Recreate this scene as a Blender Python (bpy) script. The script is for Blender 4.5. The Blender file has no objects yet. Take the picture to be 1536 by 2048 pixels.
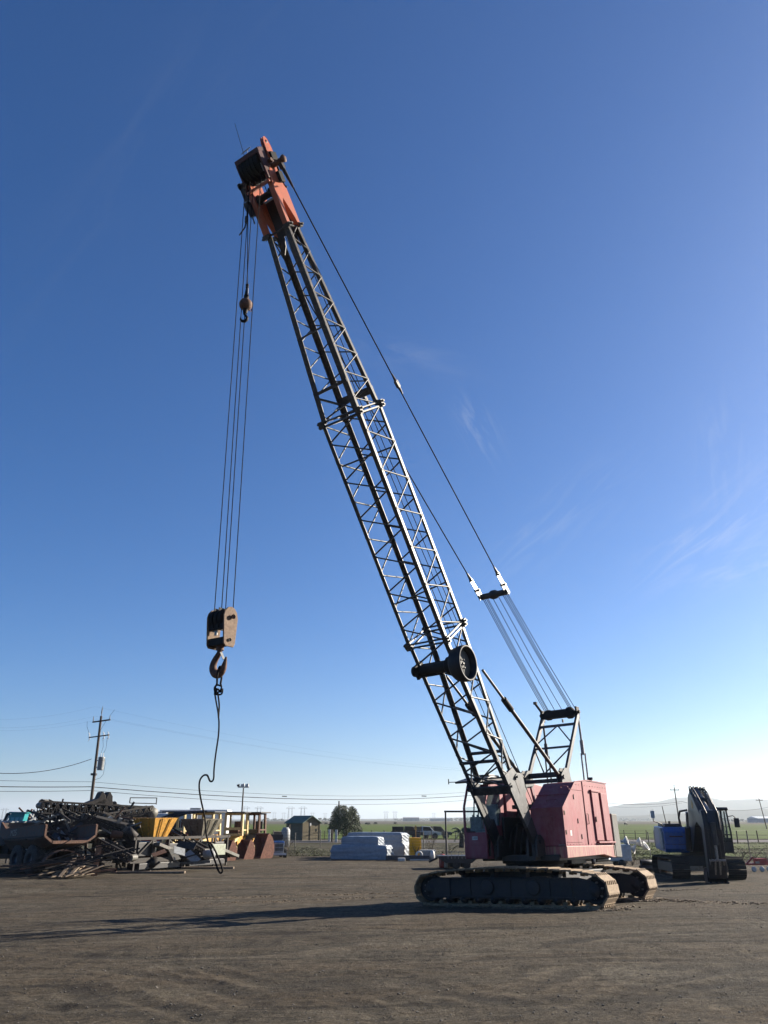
import bpy, math, random
from mathutils import Vector, Matrix, noise
V = Vector
R = math.radians
random.seed(7)
scene = bpy.context.scene
COL = scene.collection
# ------------------------------------------------------------------ camera geometry (metres, eye 2.4 m above the crane's standing)
FPX, H, TILT = 1539.0, 2.4, math.atan(616 / 1539.0)
FWD = V((0, math.cos(TILT), math.sin(TILT)))
UPV = V((0, -math.sin(TILT), math.cos(TILT)))
SUN_AZ = V((0.887, 0.46, 0)).normalized()
SUN_EL = R(22.0)
def ray(x, y):
    return FWD + V((1, 0, 0)) * ((x - 768) / FPX) + UPV * ((1024 - y) / FPX)
def at(x, y, Y):
    r = ray(x, y)
    return V((0, 0, H)) + r * (Y / r.y)
def smooth(a, b, x):
    t = max(0.0, min(1.0, (x - a) / (b - a)))
    return t * t * (3 - 2 * t)
FLAT = -0.2
def ground_plane(x, y):
    z = 0.049 + 0.0172 * (max(-16, min(14, x)) - 4.757) - 0.0321 * (y - 26.5)
    t = smooth(28, 38, y)
    return z * (1 - t) + FLAT * t
def on_ground(x, Y):            # point of the ground below pixel column x at depth Y
    p = at(x, 1700, Y)
    return V((p.x, Y, ground_plane(p.x, Y)))
# ------------------------------------------------------------------ mesh builder
class MB:
    def __init__(s):
        s.v = []; s.f = []; s.sm = []; s.mi = []
    def add(s, vs, fs, sm=False, mi=0):
        o = len(s.v)
        s.v += [tuple(p) for p in vs]
        for f in fs:
            s.f.append(tuple(i + o for i in f)); s.sm.append(sm); s.mi.append(mi)
        return s
    def box(s, c, size, ax=None, mi=0):
        c = V(c); X, Y, Z = ax if ax else (V((1, 0, 0)), V((0, 1, 0)), V((0, 0, 1)))
        a, b, d = size[0] / 2, size[1] / 2, size[2] / 2
        vs = [c + X * (a * i) + Y * (b * j) + Z * (d * k) for i in (-1, 1) for j in (-1, 1) for k in (-1, 1)]
        return s.add(vs, [(0, 1, 3, 2), (4, 6, 7, 5), (0, 4, 5, 1), (2, 3, 7, 6), (0, 2, 6, 4), (1, 5, 7, 3)], False, mi)
    def beam(s, p, q, w, h=None, up=(0, 0, 1), mi=0):
        p, q = V(p), V(q); d = q - p; L = d.length
        if L < 1e-6: return s
        d.normalize(); u = V(up)
        sd = d.cross(u)
        if sd.length < 1e-4: sd = d.cross(V((1, 0, 0)))
        sd.normalize(); u = sd.cross(d)
        return s.box((p + q) / 2, (L, w, h or w), (d, sd, u), mi)
    def tube(s, p, q, r, r2=None, n=8, caps=True, mi=0):
        p, q = V(p), V(q); d = (q - p)
        if d.length < 1e-6: return s
        d.normalize(); e = d.orthogonal().normalized(); g = d.cross(e); r2 = r if r2 is None else r2
        vs = []
        for c, rr in ((p, r), (q, r2)):
            for i in range(n):
                a = 2 * math.pi * i / n
                vs.append(c + (e * math.cos(a) + g * math.sin(a)) * rr)
        s.add(vs, [(i, (i + 1) % n, n + (i + 1) % n, n + i) for i in range(n)], n > 5, mi)
        if caps:
            s.add(vs[:n], [tuple(range(n - 1, -1, -1))], False, mi); s.add(vs[n:], [tuple(range(n))], False, mi)
        return s
    def path(s, pts, r, n=6, mi=0):
        pts = [V(p) for p in pts]; rr = r if isinstance(r, (list, tuple)) else [r] * len(pts)
        vs = []; e = None
        for i, p in enumerate(pts):
            d = (pts[min(i + 1, len(pts) - 1)] - pts[max(i - 1, 0)]).normalized()
            if e is None: e = d.orthogonal().normalized()
            e = (e - d * e.dot(d)).normalized(); g = d.cross(e)
            for k in range(n):
                a = 2 * math.pi * k / n
                vs.append(p + (e * math.cos(a) + g * math.sin(a)) * rr[i])
        m = len(pts)
        fs = [(i * n + k, i * n + (k + 1) % n, (i + 1) * n + (k + 1) % n, (i + 1) * n + k) for i in range(m - 1) for k in range(n)]
        s.add(vs, fs, True, mi)
        s.add(vs[:n], [tuple(range(n - 1, -1, -1))], False, mi); s.add(vs[-n:], [tuple(range(n))], False, mi)
        return s
    def prism(s, poly, o, ex, ey, ez, depth, mi=0):      # polygon in (ex,ey), from o, extruded along ez
        o, ex, ey, ez = V(o), V(ex), V(ey), V(ez)
        a = [o + ex * x + ey * y for x, y in poly]; b = [p + ez * depth for p in a]; n = len(poly)
        return s.add(a + b, [tuple(range(n - 1, -1, -1)), tuple(range(n, 2 * n))] + [(i, (i + 1) % n, n + (i + 1) % n, n + i) for i in range(n)], False, mi)
    def lathe(s, prof, o, axis, n=24, mi=0, sm=True):    # prof: (radius, height)
        o, d = V(o), V(axis).normalized(); e = d.orthogonal().normalized(); g = d.cross(e)
        vs = []
        for r, h in prof:
            for k in range(n):
                a = 2 * math.pi * k / n
                vs.append(o + d * h + (e * math.cos(a) + g * math.sin(a)) * r)
        fs = [(i * n + k, i * n + (k + 1) % n, (i + 1) * n + (k + 1) % n, (i + 1) * n + k) for i in range(len(prof) - 1) for k in range(n)]
        return s.add(vs, fs, sm, mi)
    def ball(s, c, r, n=16, m=10, mi=0, sq=(1, 1, 1)):
        vs = []; c = V(c)
        for j in range(m + 1):
            t = math.pi * j / m
            for k in range(n):
                a = 2 * math.pi * k / n
                vs.append(c + V((math.sin(t) * math.cos(a) * sq[0], math.sin(t) * math.sin(a) * sq[1], math.cos(t) * sq[2])) * r)
        return s.add(vs, [(j * n + k, (j + 1) * n + k, (j + 1) * n + (k + 1) % n, j * n + (k + 1) % n) for j in range(m) for k in range(n)], True, mi)
    def build(s, name, mat, parent=None, bevel=0, label=None):
        me = bpy.data.meshes.new(name)
        me.from_pydata(s.v, [], s.f)
        for m in (mat if isinstance(mat, (list, tuple)) else [mat]): me.materials.append(m)
        me.polygons.foreach_set('use_smooth', s.sm)
        me.polygons.foreach_set('material_index', s.mi)
        me.update()
        o = bpy.data.objects.new(name, me); COL.objects.link(o)
        if parent is not None: o.parent = parent
        if bevel:
            b = o.modifiers.new('bevel', 'BEVEL'); b.width = bevel; b.segments = 2; b.limit_method = 'ANGLE'; b.angle_limit = R(40)
        if label: o['label'] = label
        return o
def tag(o, label, cat, group=None):
    o['label'] = label; o['category'] = cat
    if group: o['group'] = group
    return o
def thing(name, label, cat, loc=(0, 0, 0), rz=0.0, group=None, M=None):
    o = bpy.data.objects.new(name, None); COL.objects.link(o)
    o.empty_display_size = 0.2
    if M is not None: o.matrix_world = M
    else: o.location = loc; o.rotation_euler = (0, 0, rz)
    return tag(o, label, cat, group)
def struct(o): o['kind'] = 'structure'; return o
def stuff(o): o['kind'] = 'stuff'; return o
def copy_tree(o, parent=None):
    c = o.copy(); COL.objects.link(c)
    if parent is not None: c.parent = parent
    for ch in list(o.children): copy_tree(ch, c)
    return c
# ------------------------------------------------------------------ materials
def mat(name, col, rough=0.6, metal=0.0, var=0.2, scale=3.0, second=None, amount=0.45, sharp=0.08, bump=0.0, bscale=30.0, spec=0.5, stretch=(1, 1, 1), dirt=None):
    m = bpy.data.materials.new(name); m.use_nodes = True
    nt = m.node_tree; N = nt.nodes; L = nt.links; N.clear()
    out = N.new('ShaderNodeOutputMaterial'); b = N.new('ShaderNodeBsdfPrincipled')
    L.new(b.outputs[0], out.inputs[0])
    tc = N.new('ShaderNodeTexCoord'); mp = N.new('ShaderNodeMapping'); mp.inputs['Scale'].default_value = stretch
    L.new(tc.outputs['Object'], mp.inputs[0])
    n1 = N.new('ShaderNodeTexNoise'); n1.inputs['Scale'].default_value = scale; n1.inputs['Detail'].default_value = 6; n1.inputs['Roughness'].default_value = 0.65
    L.new(mp.outputs[0], n1.inputs['Vector'])
    cr = N.new('ShaderNodeValToRGB')
    cr.color_ramp.elements[0].position = 0.3; cr.color_ramp.elements[1].position = 0.7
    cr.color_ramp.elements[0].color = tuple(c * (1 - var) for c in col) + (1,)
    cr.color_ramp.elements[1].color = tuple(min(1, c * (1 + var)) for c in col) + (1,)
    L.new(n1.outputs[0], cr.inputs[0]); cur = cr.outputs[0]
    if second is not None:
        n2 = N.new('ShaderNodeTexNoise'); n2.inputs['Scale'].default_value = scale * 2.3; n2.inputs['Detail'].default_value = 8; n2.inputs['Roughness'].default_value = 0.7
        L.new(mp.outputs[0], n2.inputs['Vector'])
        c2 = N.new('ShaderNodeValToRGB'); p = 1 - amount
        c2.color_ramp.elements[0].position = max(0, min(.98, 0.25 + 0.5 * p - sharp)); c2.color_ramp.elements[1].position = min(1, 0.25 + 0.5 * p + sharp)
        L.new(n2.outputs[0], c2.inputs[0])
        mx = N.new('ShaderNodeMix'); mx.data_type = 'RGBA'
        L.new(c2.outputs[0], mx.inputs['Factor']); L.new(cur, mx.inputs['A']); mx.inputs['B'].default_value = tuple(second) + (1,)
        cur = mx.outputs['Result']
    if dirt is not None:                                # (colour, scale, stretch, threshold, strength): grime runs and patches
        mp2 = N.new('ShaderNodeMapping'); mp2.inputs['Scale'].default_value = dirt[2]; L.new(tc.outputs['Object'], mp2.inputs[0])
        n4 = N.new('ShaderNodeTexNoise'); n4.inputs['Scale'].default_value = dirt[1]; n4.inputs['Detail'].default_value = 9; n4.inputs['Roughness'].default_value = .72; L.new(mp2.outputs[0], n4.inputs['Vector'])
        r4 = N.new('ShaderNodeMapRange'); r4.inputs['From Min'].default_value = dirt[3]; r4.inputs['From Max'].default_value = dirt[3] + .16; r4.inputs['To Max'].default_value = dirt[4]; L.new(n4.outputs[0], r4.inputs['Value'])
        m4 = N.new('ShaderNodeMix'); m4.data_type = 'RGBA'; L.new(r4.outputs[0], m4.inputs['Factor']); L.new(cur, m4.inputs['A']); m4.inputs['B'].default_value = tuple(dirt[0]) + (1,); cur = m4.outputs['Result']
    L.new(cur, b.inputs['Base Color'])
    b.inputs['Metallic'].default_value = metal; b.inputs['Roughness'].default_value = rough
    b.inputs['Specular IOR Level'].default_value = spec
    if bump:
        n3 = N.new('ShaderNodeTexNoise'); n3.inputs['Scale'].default_value = bscale; n3.inputs['Detail'].default_value = 5
        L.new(mp.outputs[0], n3.inputs['Vector'])
        bp = N.new('ShaderNodeBump'); bp.inputs['Strength'].default_value = 0.6; bp.inputs['Distance'].default_value = bump
        L.new(n3.outputs[0], bp.inputs['Height']); L.new(bp.outputs[0], b.inputs['Normal'])
    return m
def glass_mat(name, col=(.3, .36, .36), alpha=0.10):
    m = bpy.data.materials.new(name); m.use_nodes = True
    nt = m.node_tree; N = nt.nodes; L = nt.links; N.clear()
    out = N.new('ShaderNodeOutputMaterial'); mx = N.new('ShaderNodeMixShader'); t = N.new('ShaderNodeBsdfTransparent'); g = N.new('ShaderNodeBsdfPrincipled')
    t.inputs[0].default_value = (.86, .9, .9, 1)
    g.inputs['Base Color'].default_value = tuple(col) + (1,); g.inputs['Roughness'].default_value = 0.08
    nz = N.new('ShaderNodeTexNoise'); nz.inputs['Scale'].default_value = 3
    ma = N.new('ShaderNodeMath'); ma.operation = 'MULTIPLY'; ma.inputs[1].default_value = alpha * 2
    L.new(nz.outputs[0], ma.inputs[0]); L.new(ma.outputs[0], mx.inputs[0])
    L.new(t.outputs[0], mx.inputs[1]); L.new(g.outputs[0], mx.inputs[2]); L.new(mx.outputs[0], out.inputs[0])
    return m
RUST = (0.16, 0.07, 0.035)
MT = {}
MT['pink'] = mat('faded_red_paint', (0.245, 0.056, 0.070), .62, 0, .16, 1.6, (0.28, 0.115, 0.12), .42, .14, .004, 6, spec=.3, dirt=((.11, .04, .03), 2.6, (2.6, 2.6, .2), .545, .6), stretch=(1, 1, .45))
MT['pink_skirt'] = mat('weathered_red_paint', (0.25, 0.07, 0.074), .62, 0, .14, 2.2, (0.30, 0.19, 0.13), .44, .1, stretch=(2.2, 2.2, .25), dirt=((.10, .045, .03), 3.4, (2.6, 2.6, .3), .57, .6))
MT['maroon'] = mat('dark_maroon', (0.075, 0.02, 0.018), .6, 0, .35, 3, (.03, .018, .015), .45)  # head cheeks and top bar, coloured darker than the orange head legs
MT['dark_red'] = mat('dark_red_paint', (0.22, 0.035, 0.03), .5, 0, .2, 3, (.08, .05, .04), .3)
MT['boom'] = mat('worn_boom_paint', (0.032, 0.030, 0.027), .5, .0, .3, 4, (0.115, 0.09, 0.068), .34, .12, .002, 40)
MT['boom_base'] = mat('grey_boom_paint', (0.028, 0.031, 0.034), .48, .0, .25, 3, (0.085, 0.085, .082), .36, .1, .002, 30)
MT['orange'] = mat('orange_red_paint', (0.40, 0.105, 0.05), .45, 0, .15, 2.5, (0.30, .11, .06), .35, .15, dirt=((.07, .03, .02), 5, (1, 1, 1), .57, .7))
MT['black'] = mat('black_steel', (0.014, 0.014, 0.016), .5, 0, .4, 4, (0.035, .026, .02), .35, .1)
MT['grease'] = mat('greasy_steel', (0.011, 0.010, 0.009), .7, 0, .5, 5, spec=.25)
MT['rope'] = mat('wire_rope', (0.012, 0.011, 0.011), .8, 0, .3, 40, spec=.12)
MT['rust'] = mat('rusty_steel', (0.14, 0.065, 0.038), .8, .0, .35, 6, (0.055, .03, .02), .5, .1, .004, 30)
MT['bucket_rust'] = mat('bright_rust', (0.22, 0.095, 0.06), .8, 0, .3, 4, (0.13, .055, .035), .45, .1, .003, 30)
MT['tan_rust'] = mat('dusty_rusted_plate', (0.175, 0.115, 0.07), .8, 0, .3, 9, (0.10, .055, .033), .45, .12, .004, 40)
MT['shoe'] = mat('dusty_track_shoe', (0.25, 0.18, 0.105), .85, 0, .2, 6, (0.12, .07, .04), .36, .15, .006, 20)
MT['frame'] = mat('dark_track_frame', (0.009, 0.010, 0.013), .65, 0, .4, 3, (0.024, .019, .016), .35, .15, .004, 20)
MT['conc'] = mat('grey_counterweight_paint', (0.10, 0.10, 0.092), .75, 0, .15, 3, (0.06, .06, .055), .4, .15, .004, 25)
MT['white'] = mat('white_paint', (0.52, 0.52, 0.50), .5, 0, .08, 3, (.36, .33, .28), .3, .15)
MT['glass'] = glass_mat('cab_glass')
MT['dglass'] = mat('dark_window_glass', (0.02, 0.025, 0.03), .08, 0, .2, 2)
MT['chrome'] = mat('bare_steel', (0.30, 0.285, 0.26), .4, .4, .2, 8, (.14, .09, .06), .35, .1)
MT['arm'] = mat('dark_arm_paint', (0.010, 0.013, 0.021), .38, 0, .3, 3, (.03, .03, .033), .35, .1)
MT['blue'] = mat('blue_paint', (0.012, 0.075, 0.27), .35, 0, .2, 3, (0.05, .11, .22), .35, .12)
MT['bluegrey'] = mat('blue_grey_paint', (0.018, 0.026, 0.042), .4, 0, .25, 3, (.05, .05, .052), .35, .1)
MT['palegrey'] = mat('pale_grey_paint', (0.24, 0.255, 0.255), .55, 0, .15, 3, (.13, .12, .11), .35, .12)
MT['yellow'] = mat('yellow_paint', (0.52, 0.265, 0.035), .55, 0, .15, 3, (.22, .12, .035), .38, .12)
MT['cream'] = mat('pale_yellow_paint', (0.56, 0.44, 0.20), .55, 0, .12, 3, (.26, .18, .09), .35, .1)
MT['tire'] = mat('dusty_tyre', (0.02, 0.02, 0.021), .85, 0, .3, 4, (.05, .045, .037), .4, .15)
MT['teal'] = mat('teal_paint', (0.02, 0.20, 0.22), .4, 0, .15, 3)
MT['wood'] = mat('weathered_wood', (0.2, 0.15, 0.1), .85, 0, .3, 3, (.1, .07, .05), .4, .15, stretch=(1, 1, 1))
MT['pole'] = mat('pole_wood', (0.045, 0.033, 0.026), .9, 0, .3, 4, (.08, .06, .045), .4, .15)
MT['scrap'] = mat('scrap_steel', (0.013, 0.012, 0.0115), .75, 0, .4, 4, (0.035, .024, .017), .42, .1)
MT['grit'] = mat('grey_plant_paint', (0.11, 0.11, 0.094), .6, 0, .25, 3, (.07, .05, .033), .4, .1)
MT['mint'] = mat('pale_green_paint', (0.24, 0.27, 0.2), .6, 0, .15, 3, (.14, .13, .09), .35, .1)
MT['redpaint'] = mat('red_paint', (0.36, 0.04, 0.03), .5, 0, .2, 3, (.15, .08, .05), .3)
def foliage(name, col, var=.45, scale=1.6):
    m = mat(name, col, .65, 0, var, scale, tuple(c * 1.6 for c in col), .35, .1)
    b = m.node_tree.nodes['Principled BSDF']
    b.inputs['Subsurface Weight'].default_value = 0.0
    return m
MT['leaf'] = foliage('pepper_tree_leaves', (0.045, 0.06, 0.026))
MT['palm'] = foliage('palm_leaves', (0.045, 0.07, 0.035))
MT['brush'] = mat('dry_brush', (0.065, 0.047, 0.032), .9, 0, .4, 2, (.11, .085, .06), .4)
MT['weed'] = mat('dark_green_weeds', (0.035, 0.045, 0.018), .8, 0, .4, 2, (.07, .06, .03), .4)
SKY_AIR, SKY_DUST, SKY_OZ, SKY_STR = 0.85, 0.85, 5.8, 0.052
SKY_GAMMA, SKY_HUE, CLOUD = 1.18, .505, 6.0
HAZE = 9.5e-5
SUN_STR, EXPO = 5.0, 1.5
# ------------------------------------------------------------------ world, sun, camera
w = bpy.data.worlds.new('World'); scene.world = w; w.use_nodes = True
nt = w.node_tree; N = nt.nodes; L = nt.links; N.clear()
wo = N.new('ShaderNodeOutputWorld'); bg = N.new('ShaderNodeBackground'); sk = N.new('ShaderNodeTexSky')
sk.sky_type = 'NISHITA'; sk.sun_disc = False; sk.sun_elevation = SUN_EL
sk.sun_rotation = math.atan2(SUN_AZ.x, SUN_AZ.y)
sk.altitude = 0; sk.air_density = SKY_AIR; sk.dust_density = SKY_DUST; sk.ozone_density = SKY_OZ
bg.inputs['Strength'].default_value = SKY_STR
# thin cirrus streaks, placed by direction in the sky
tc = N.new('ShaderNodeTexCoord'); L.new(sk.outputs[0], bg.inputs['Color'])
def cirrus(cur, px, py, rad, rot, stretch, amt, sc):
    d = ray(px, py).normalized()
    q = V((0, 0, 1)).rotation_difference(d)
    mp = N.new('ShaderNodeMapping'); mp.vector_type = 'TEXTURE'
    e = (q.to_matrix() @ Matrix.Rotation(rot, 3, 'Z')).to_euler()
    mp.inputs['Rotation'].default_value = e
    L.new(tc.outputs['Generated'], mp.inputs[0])
    sp = N.new('ShaderNodeSeparateXYZ'); L.new(mp.outputs[0], sp.inputs[0])
    def mth(op, a, b):
        m = N.new('ShaderNodeMath'); m.operation = op
        for i, k in enumerate((a, b)):
            if isinstance(k, (int, float)): m.inputs[i].default_value = k
            else: L.new(k, m.inputs[i])
        return m.outputs[0]
    gx = mth('DIVIDE', sp.outputs[0], rad[0]); gy = mth('DIVIDE', sp.outputs[1], rad[1])
    rr = mth('ADD', mth('MULTIPLY', gx, gx), mth('MULTIPLY', gy, gy))
    fall = mth('POWER', 2.718, mth('MULTIPLY', rr, -1.0))
    fall = mth('MULTIPLY', fall, mth('GREATER_THAN', sp.outputs[2], 0.0))
    m2 = N.new('ShaderNodeMapping'); m2.inputs['Scale'].default_value = stretch; L.new(mp.outputs[0], m2.inputs[0])
    nz = N.new('ShaderNodeTexNoise'); nz.inputs['Scale'].default_value = sc; nz.inputs['Detail'].default_value = 7; nz.inputs['Roughness'].default_value = .62; nz.inputs['Distortion'].default_value = .8
    L.new(m2.outputs[0], nz.inputs['Vector'])
    cl = N.new('ShaderNodeMapRange'); cl.inputs['From Min'].default_value = .46; cl.inputs['From Max'].default_value = .8; L.new(nz.outputs[0], cl.inputs['Value'])
    fac = mth('MULTIPLY', mth('MULTIPLY', cl.outputs[0], fall), amt)
    mx = N.new('ShaderNodeMix'); mx.data_type = 'RGBA'
    L.new(fac, mx.inputs['Factor']); L.new(cur, mx.inputs['A']); mx.inputs['B'].default_value = (CLOUD, CLOUD * 1.02, CLOUD * 1.05, 1)
    return mx.outputs['Result']
cur = sk.outputs[0]
if SKY_GAMMA != 1:
    hs = N.new('ShaderNodeHueSaturation'); hs.inputs['Saturation'].default_value = SKY_GAMMA; hs.inputs['Hue'].default_value = SKY_HUE
    L.new(cur, hs.inputs['Color']); cur = hs.outputs[0]
for c in ((955, 855, (.035, .018), R(55), (1.2, 8, 1), .34, 8), (1120, 1040, (.10, .03), R(-50), (1.2, 8, 1), .18, 7), (1450, 1060, (.09, .035), R(-55), (1.2, 7, 1), .36, 7),
          (1490, 1130, (.06, .02), R(-40), (1.2, 8, 1), .28, 8), (300, 270, (.25, .035), R(-42), (1, 5, 1), .03, 5), (1440, 900, (.06, .03), R(70), (1.2, 7, 1), .14, 8), (800, 700, (.08, .02), R(15), (1, 4, 1), .12, 9)):
    cur = cirrus(cur, *c)
L.new(cur, bg.inputs['Color']); L.new(bg.outputs[0], wo.inputs[0])
sd = bpy.data.lights.new('sun', 'SUN'); sd.energy = SUN_STR; sd.angle = R(.53); sd.color = (1.0, 0.90, 0.76)
so = bpy.data.objects.new('sun', sd); COL.objects.link(so)
sdir = SUN_AZ * math.cos(SUN_EL) + V((0, 0, math.sin(SUN_EL)))
so.rotation_euler = sdir.to_track_quat('Z', 'Y').to_euler(); so.location = sdir * 60
cd = bpy.data.cameras.new('camera'); cam = bpy.data.objects.new('camera', cd); COL.objects.link(cam)
cd.sensor_fit = 'AUTO'; cd.sensor_width = 36; cd.lens = FPX / 2048 * 36; cd.clip_start = .1; cd.clip_end = 60000
cam.location = (0, 0, H); cam.rotation_euler = (R(90) + TILT, 0, 0)
scene.camera = cam
scene.view_settings.view_transform = 'Standard'; scene.view_settings.look = 'None'; scene.view_settings.gamma = 1; scene.view_settings.exposure = EXPO
# ------------------------------------------------------------------ ground
def ground_mat():
    m = bpy.data.materials.new('yard_dirt'); m.use_nodes = True
    nt = m.node_tree; N = nt.nodes; L = nt.links; N.clear()
    out = N.new('ShaderNodeOutputMaterial'); b = N.new('ShaderNodeBsdfPrincipled'); L.new(b.outputs[0], out.inputs[0])
    b.inputs['Roughness'].default_value = .95; b.inputs['Specular IOR Level'].default_value = .15
    tc = N.new('ShaderNodeTexCoord')
    def nz(scale, stretch=(1, 1, 1), detail=6, rough=.65, dist=0, rot=0):
        mp = N.new('ShaderNodeMapping'); mp.inputs['Scale'].default_value = stretch; mp.inputs['Rotation'].default_value = (0, 0, rot); L.new(tc.outputs['Object'], mp.inputs[0])
        n = N.new('ShaderNodeTexNoise'); n.inputs['Scale'].default_value = scale; n.inputs['Detail'].default_value = detail; n.inputs['Roughness'].default_value = rough; n.inputs['Distortion'].default_value = dist
        L.new(mp.outputs[0], n.inputs['Vector']); return n.outputs[0]
    def ramp(v, a, b_, ca, cb):
        r = N.new('ShaderNodeValToRGB'); r.color_ramp.elements[0].position = a; r.color_ramp.elements[1].position = b_
        r.color_ramp.elements[0].color = ca; r.color_ramp.elements[1].color = cb; L.new(v, r.inputs[0]); return r.outputs[0]
    def mix(f, a, b_, mode='MIX'):
        x = N.new('ShaderNodeMix'); x.data_type = 'RGBA'; x.blend_type = mode
        if isinstance(f, float): x.inputs['Factor'].default_value = f
        else: L.new(f, x.inputs['Factor'])
        for s_, k in (('A', a), ('B', b_)):
            if isinstance(k, tuple): x.inputs[s_].default_value = k
            else: L.new(k, x.inputs[s_])
        return x.outputs['Result']
    base = ramp(nz(.3, (.7, 1.6, 1), 7, .7, .6), .36, .64, DIRT_A, DIRT_B)
    warm = ramp(nz(.35, (.5, 1.4, 1), dist=1.0, rot=.15), .42, .68, (0, 0, 0, 1), (1, 1, 1, 1))
    base = mix(warm, base, DIRT_C)
    streak = ramp(nz(1.1, (.16, 1.3, 1), 7, .7, 1.2, -.12), .51, .66, (0, 0, 0, 1), (.9, .9, .9, 1))
    base = mix(streak, base, DIRT_D)
    streak2 = ramp(nz(1.4, (.9, .22, 1), 7, .7, 1.5, .6), .53, .68, (0, 0, 0, 1), (.75, .75, .75, 1))
    base = mix(streak2, base, DIRT_D)
    grain = ramp(nz(38, (1, 1, 1), 5, .75), .3, .72, (.3, .3, .29, 1), (1.7, 1.68, 1.62, 1))
    base = mix(1.0, base, grain, 'MULTIPLY')
    mid = ramp(nz(3.2, (.55, 1.5, 1), 8, .75, .6, .1), .34, .68, (.55, .53, .50, 1), (1.42, 1.40, 1.36, 1))
    base = mix(1.0, base, mid, 'MULTIPLY')
    mid2 = ramp(nz(14, (.8, 1.2, 1), 6, .75), .34, .68, (.48, .47, .46, 1), (1.55, 1.54, 1.5, 1))
    base = mix(1.0, base, mid2, 'MULTIPLY')
    speck = ramp(nz(60, (1, 1, 1), 2, .5), .70, .76, (0, 0, 0, 1), (.8, .8, .8, 1))
    base = mix(speck, base, (.16, .15, .135, 1))
    at_ = N.new('ShaderNodeAttribute'); at_.attribute_name = 'wear'; at_.attribute_type = 'GEOMETRY'
    pos = N.new('ShaderNodeMapRange'); pos.inputs['From Max'].default_value = 1.0; pos.inputs['To Max'].default_value = .95; L.new(at_.outputs['Fac'], pos.inputs['Value'])
    neg = N.new('ShaderNodeMapRange'); neg.inputs['From Max'].default_value = -1.0; neg.inputs['To Max'].default_value = .85; L.new(at_.outputs['Fac'], neg.inputs['Value'])
    base = mix(pos.outputs[0], base, (.030, .0255, .020, 1)); base = mix(neg.outputs[0], base, (.19, .152, .105, 1))
    # the plain beyond the yard is bare brown-grey farmland
    sp = N.new('ShaderNodeSeparateXYZ'); L.new(tc.outputs['Object'], sp.inputs[0])
    far = N.new('ShaderNodeMapRange'); far.inputs['From Min'].default_value = 62; far.inputs['From Max'].default_value = 75; L.new(sp.outputs[1], far.inputs['Value'])
    plain = ramp(nz(.004, (.3, 1.5, 1)), .35, .65, (.05, .045, .03, 1), (.075, .065, .045, 1))
    base = mix(far.outputs[0], base, plain)
    L.new(base, b.inputs['Base Color'])
    h1 = nz(9, (1, 1.3, 1), 8, .72); h2 = nz(1.6, (.35, 1.3, 1), 8, .7, .8); h3 = nz(55, (1, 1, 1), 4, .7)
    def mth(op, a, k):
        m_ = N.new('ShaderNodeMath'); m_.operation = op
        for i, q in enumerate((a, k)):
            if isinstance(q, (int, float)): m_.inputs[i].default_value = q
            else: L.new(q, m_.inputs[i])
        return m_.outputs[0]
    h4 = nz(24, (1, 1, 1), 6, .8)
    hh = mth('ADD', mth('ADD', mth('MULTIPLY', h1, .75), mth('MULTIPLY', h2, .8)), mth('ADD', mth('MULTIPLY', h3, .36), mth('MULTIPLY', h4, .55)))
    bp = N.new('ShaderNodeBump'); bp.inputs['Strength'].default_value = .9; bp.inputs['Distance'].default_value = .13
    L.new(hh, bp.inputs['Height']); L.new(bp.outputs[0], b.inputs['Normal'])
    return m
DIRT_A = (.052, .0455, .036, 1); DIRT_B = (.118, .105, .084, 1); DIRT_C = (.084, .066, .046, 1); DIRT_D = (.024, .0195, .014, 1)
RUTS = []   # (x0,y0,x1,y1,half width,depth): tyre ruts pressed into the yard
def rut(a, b, w, d): RUTS.append((a[0], a[1], b[0], b[1], w, d))
for (p, q, w_, d_) in (((700, 1935), (1000, 1985), .13, .06), ((720, 1915), (1010, 1962), .15, .04), ((60, 1985), (150, 2040), .16, .07), ((250, 1990), (380, 2040), .12, .06),
                       ((430, 1925), (560, 1945), .14, .05), ((840, 1890), (1150, 1862), .2, .04), ((1120, 1925), (1500, 1905), .25, .05), ((500, 1985), (740, 2030), .15, .04),
                       ((330, 1930), (430, 1968), .10, .05), ((800, 1958), (1300, 2045), .2, .04), ((1090, 1828), (1290, 1826), .3, .035), ((300, 1752), (780, 1755), .5, .05)):
    def gp(x, y):
        r = ray(x, y); best = None
        t = 1.0
        for i in range(4000):
            P_ = V((0, 0, H)) + r * t
            if P_.z < ground_plane(P_.x, P_.y): return P_
            t *= 1.004
        return P_
    rut(gp(*p), gp(*q), w_, d_)
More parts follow.
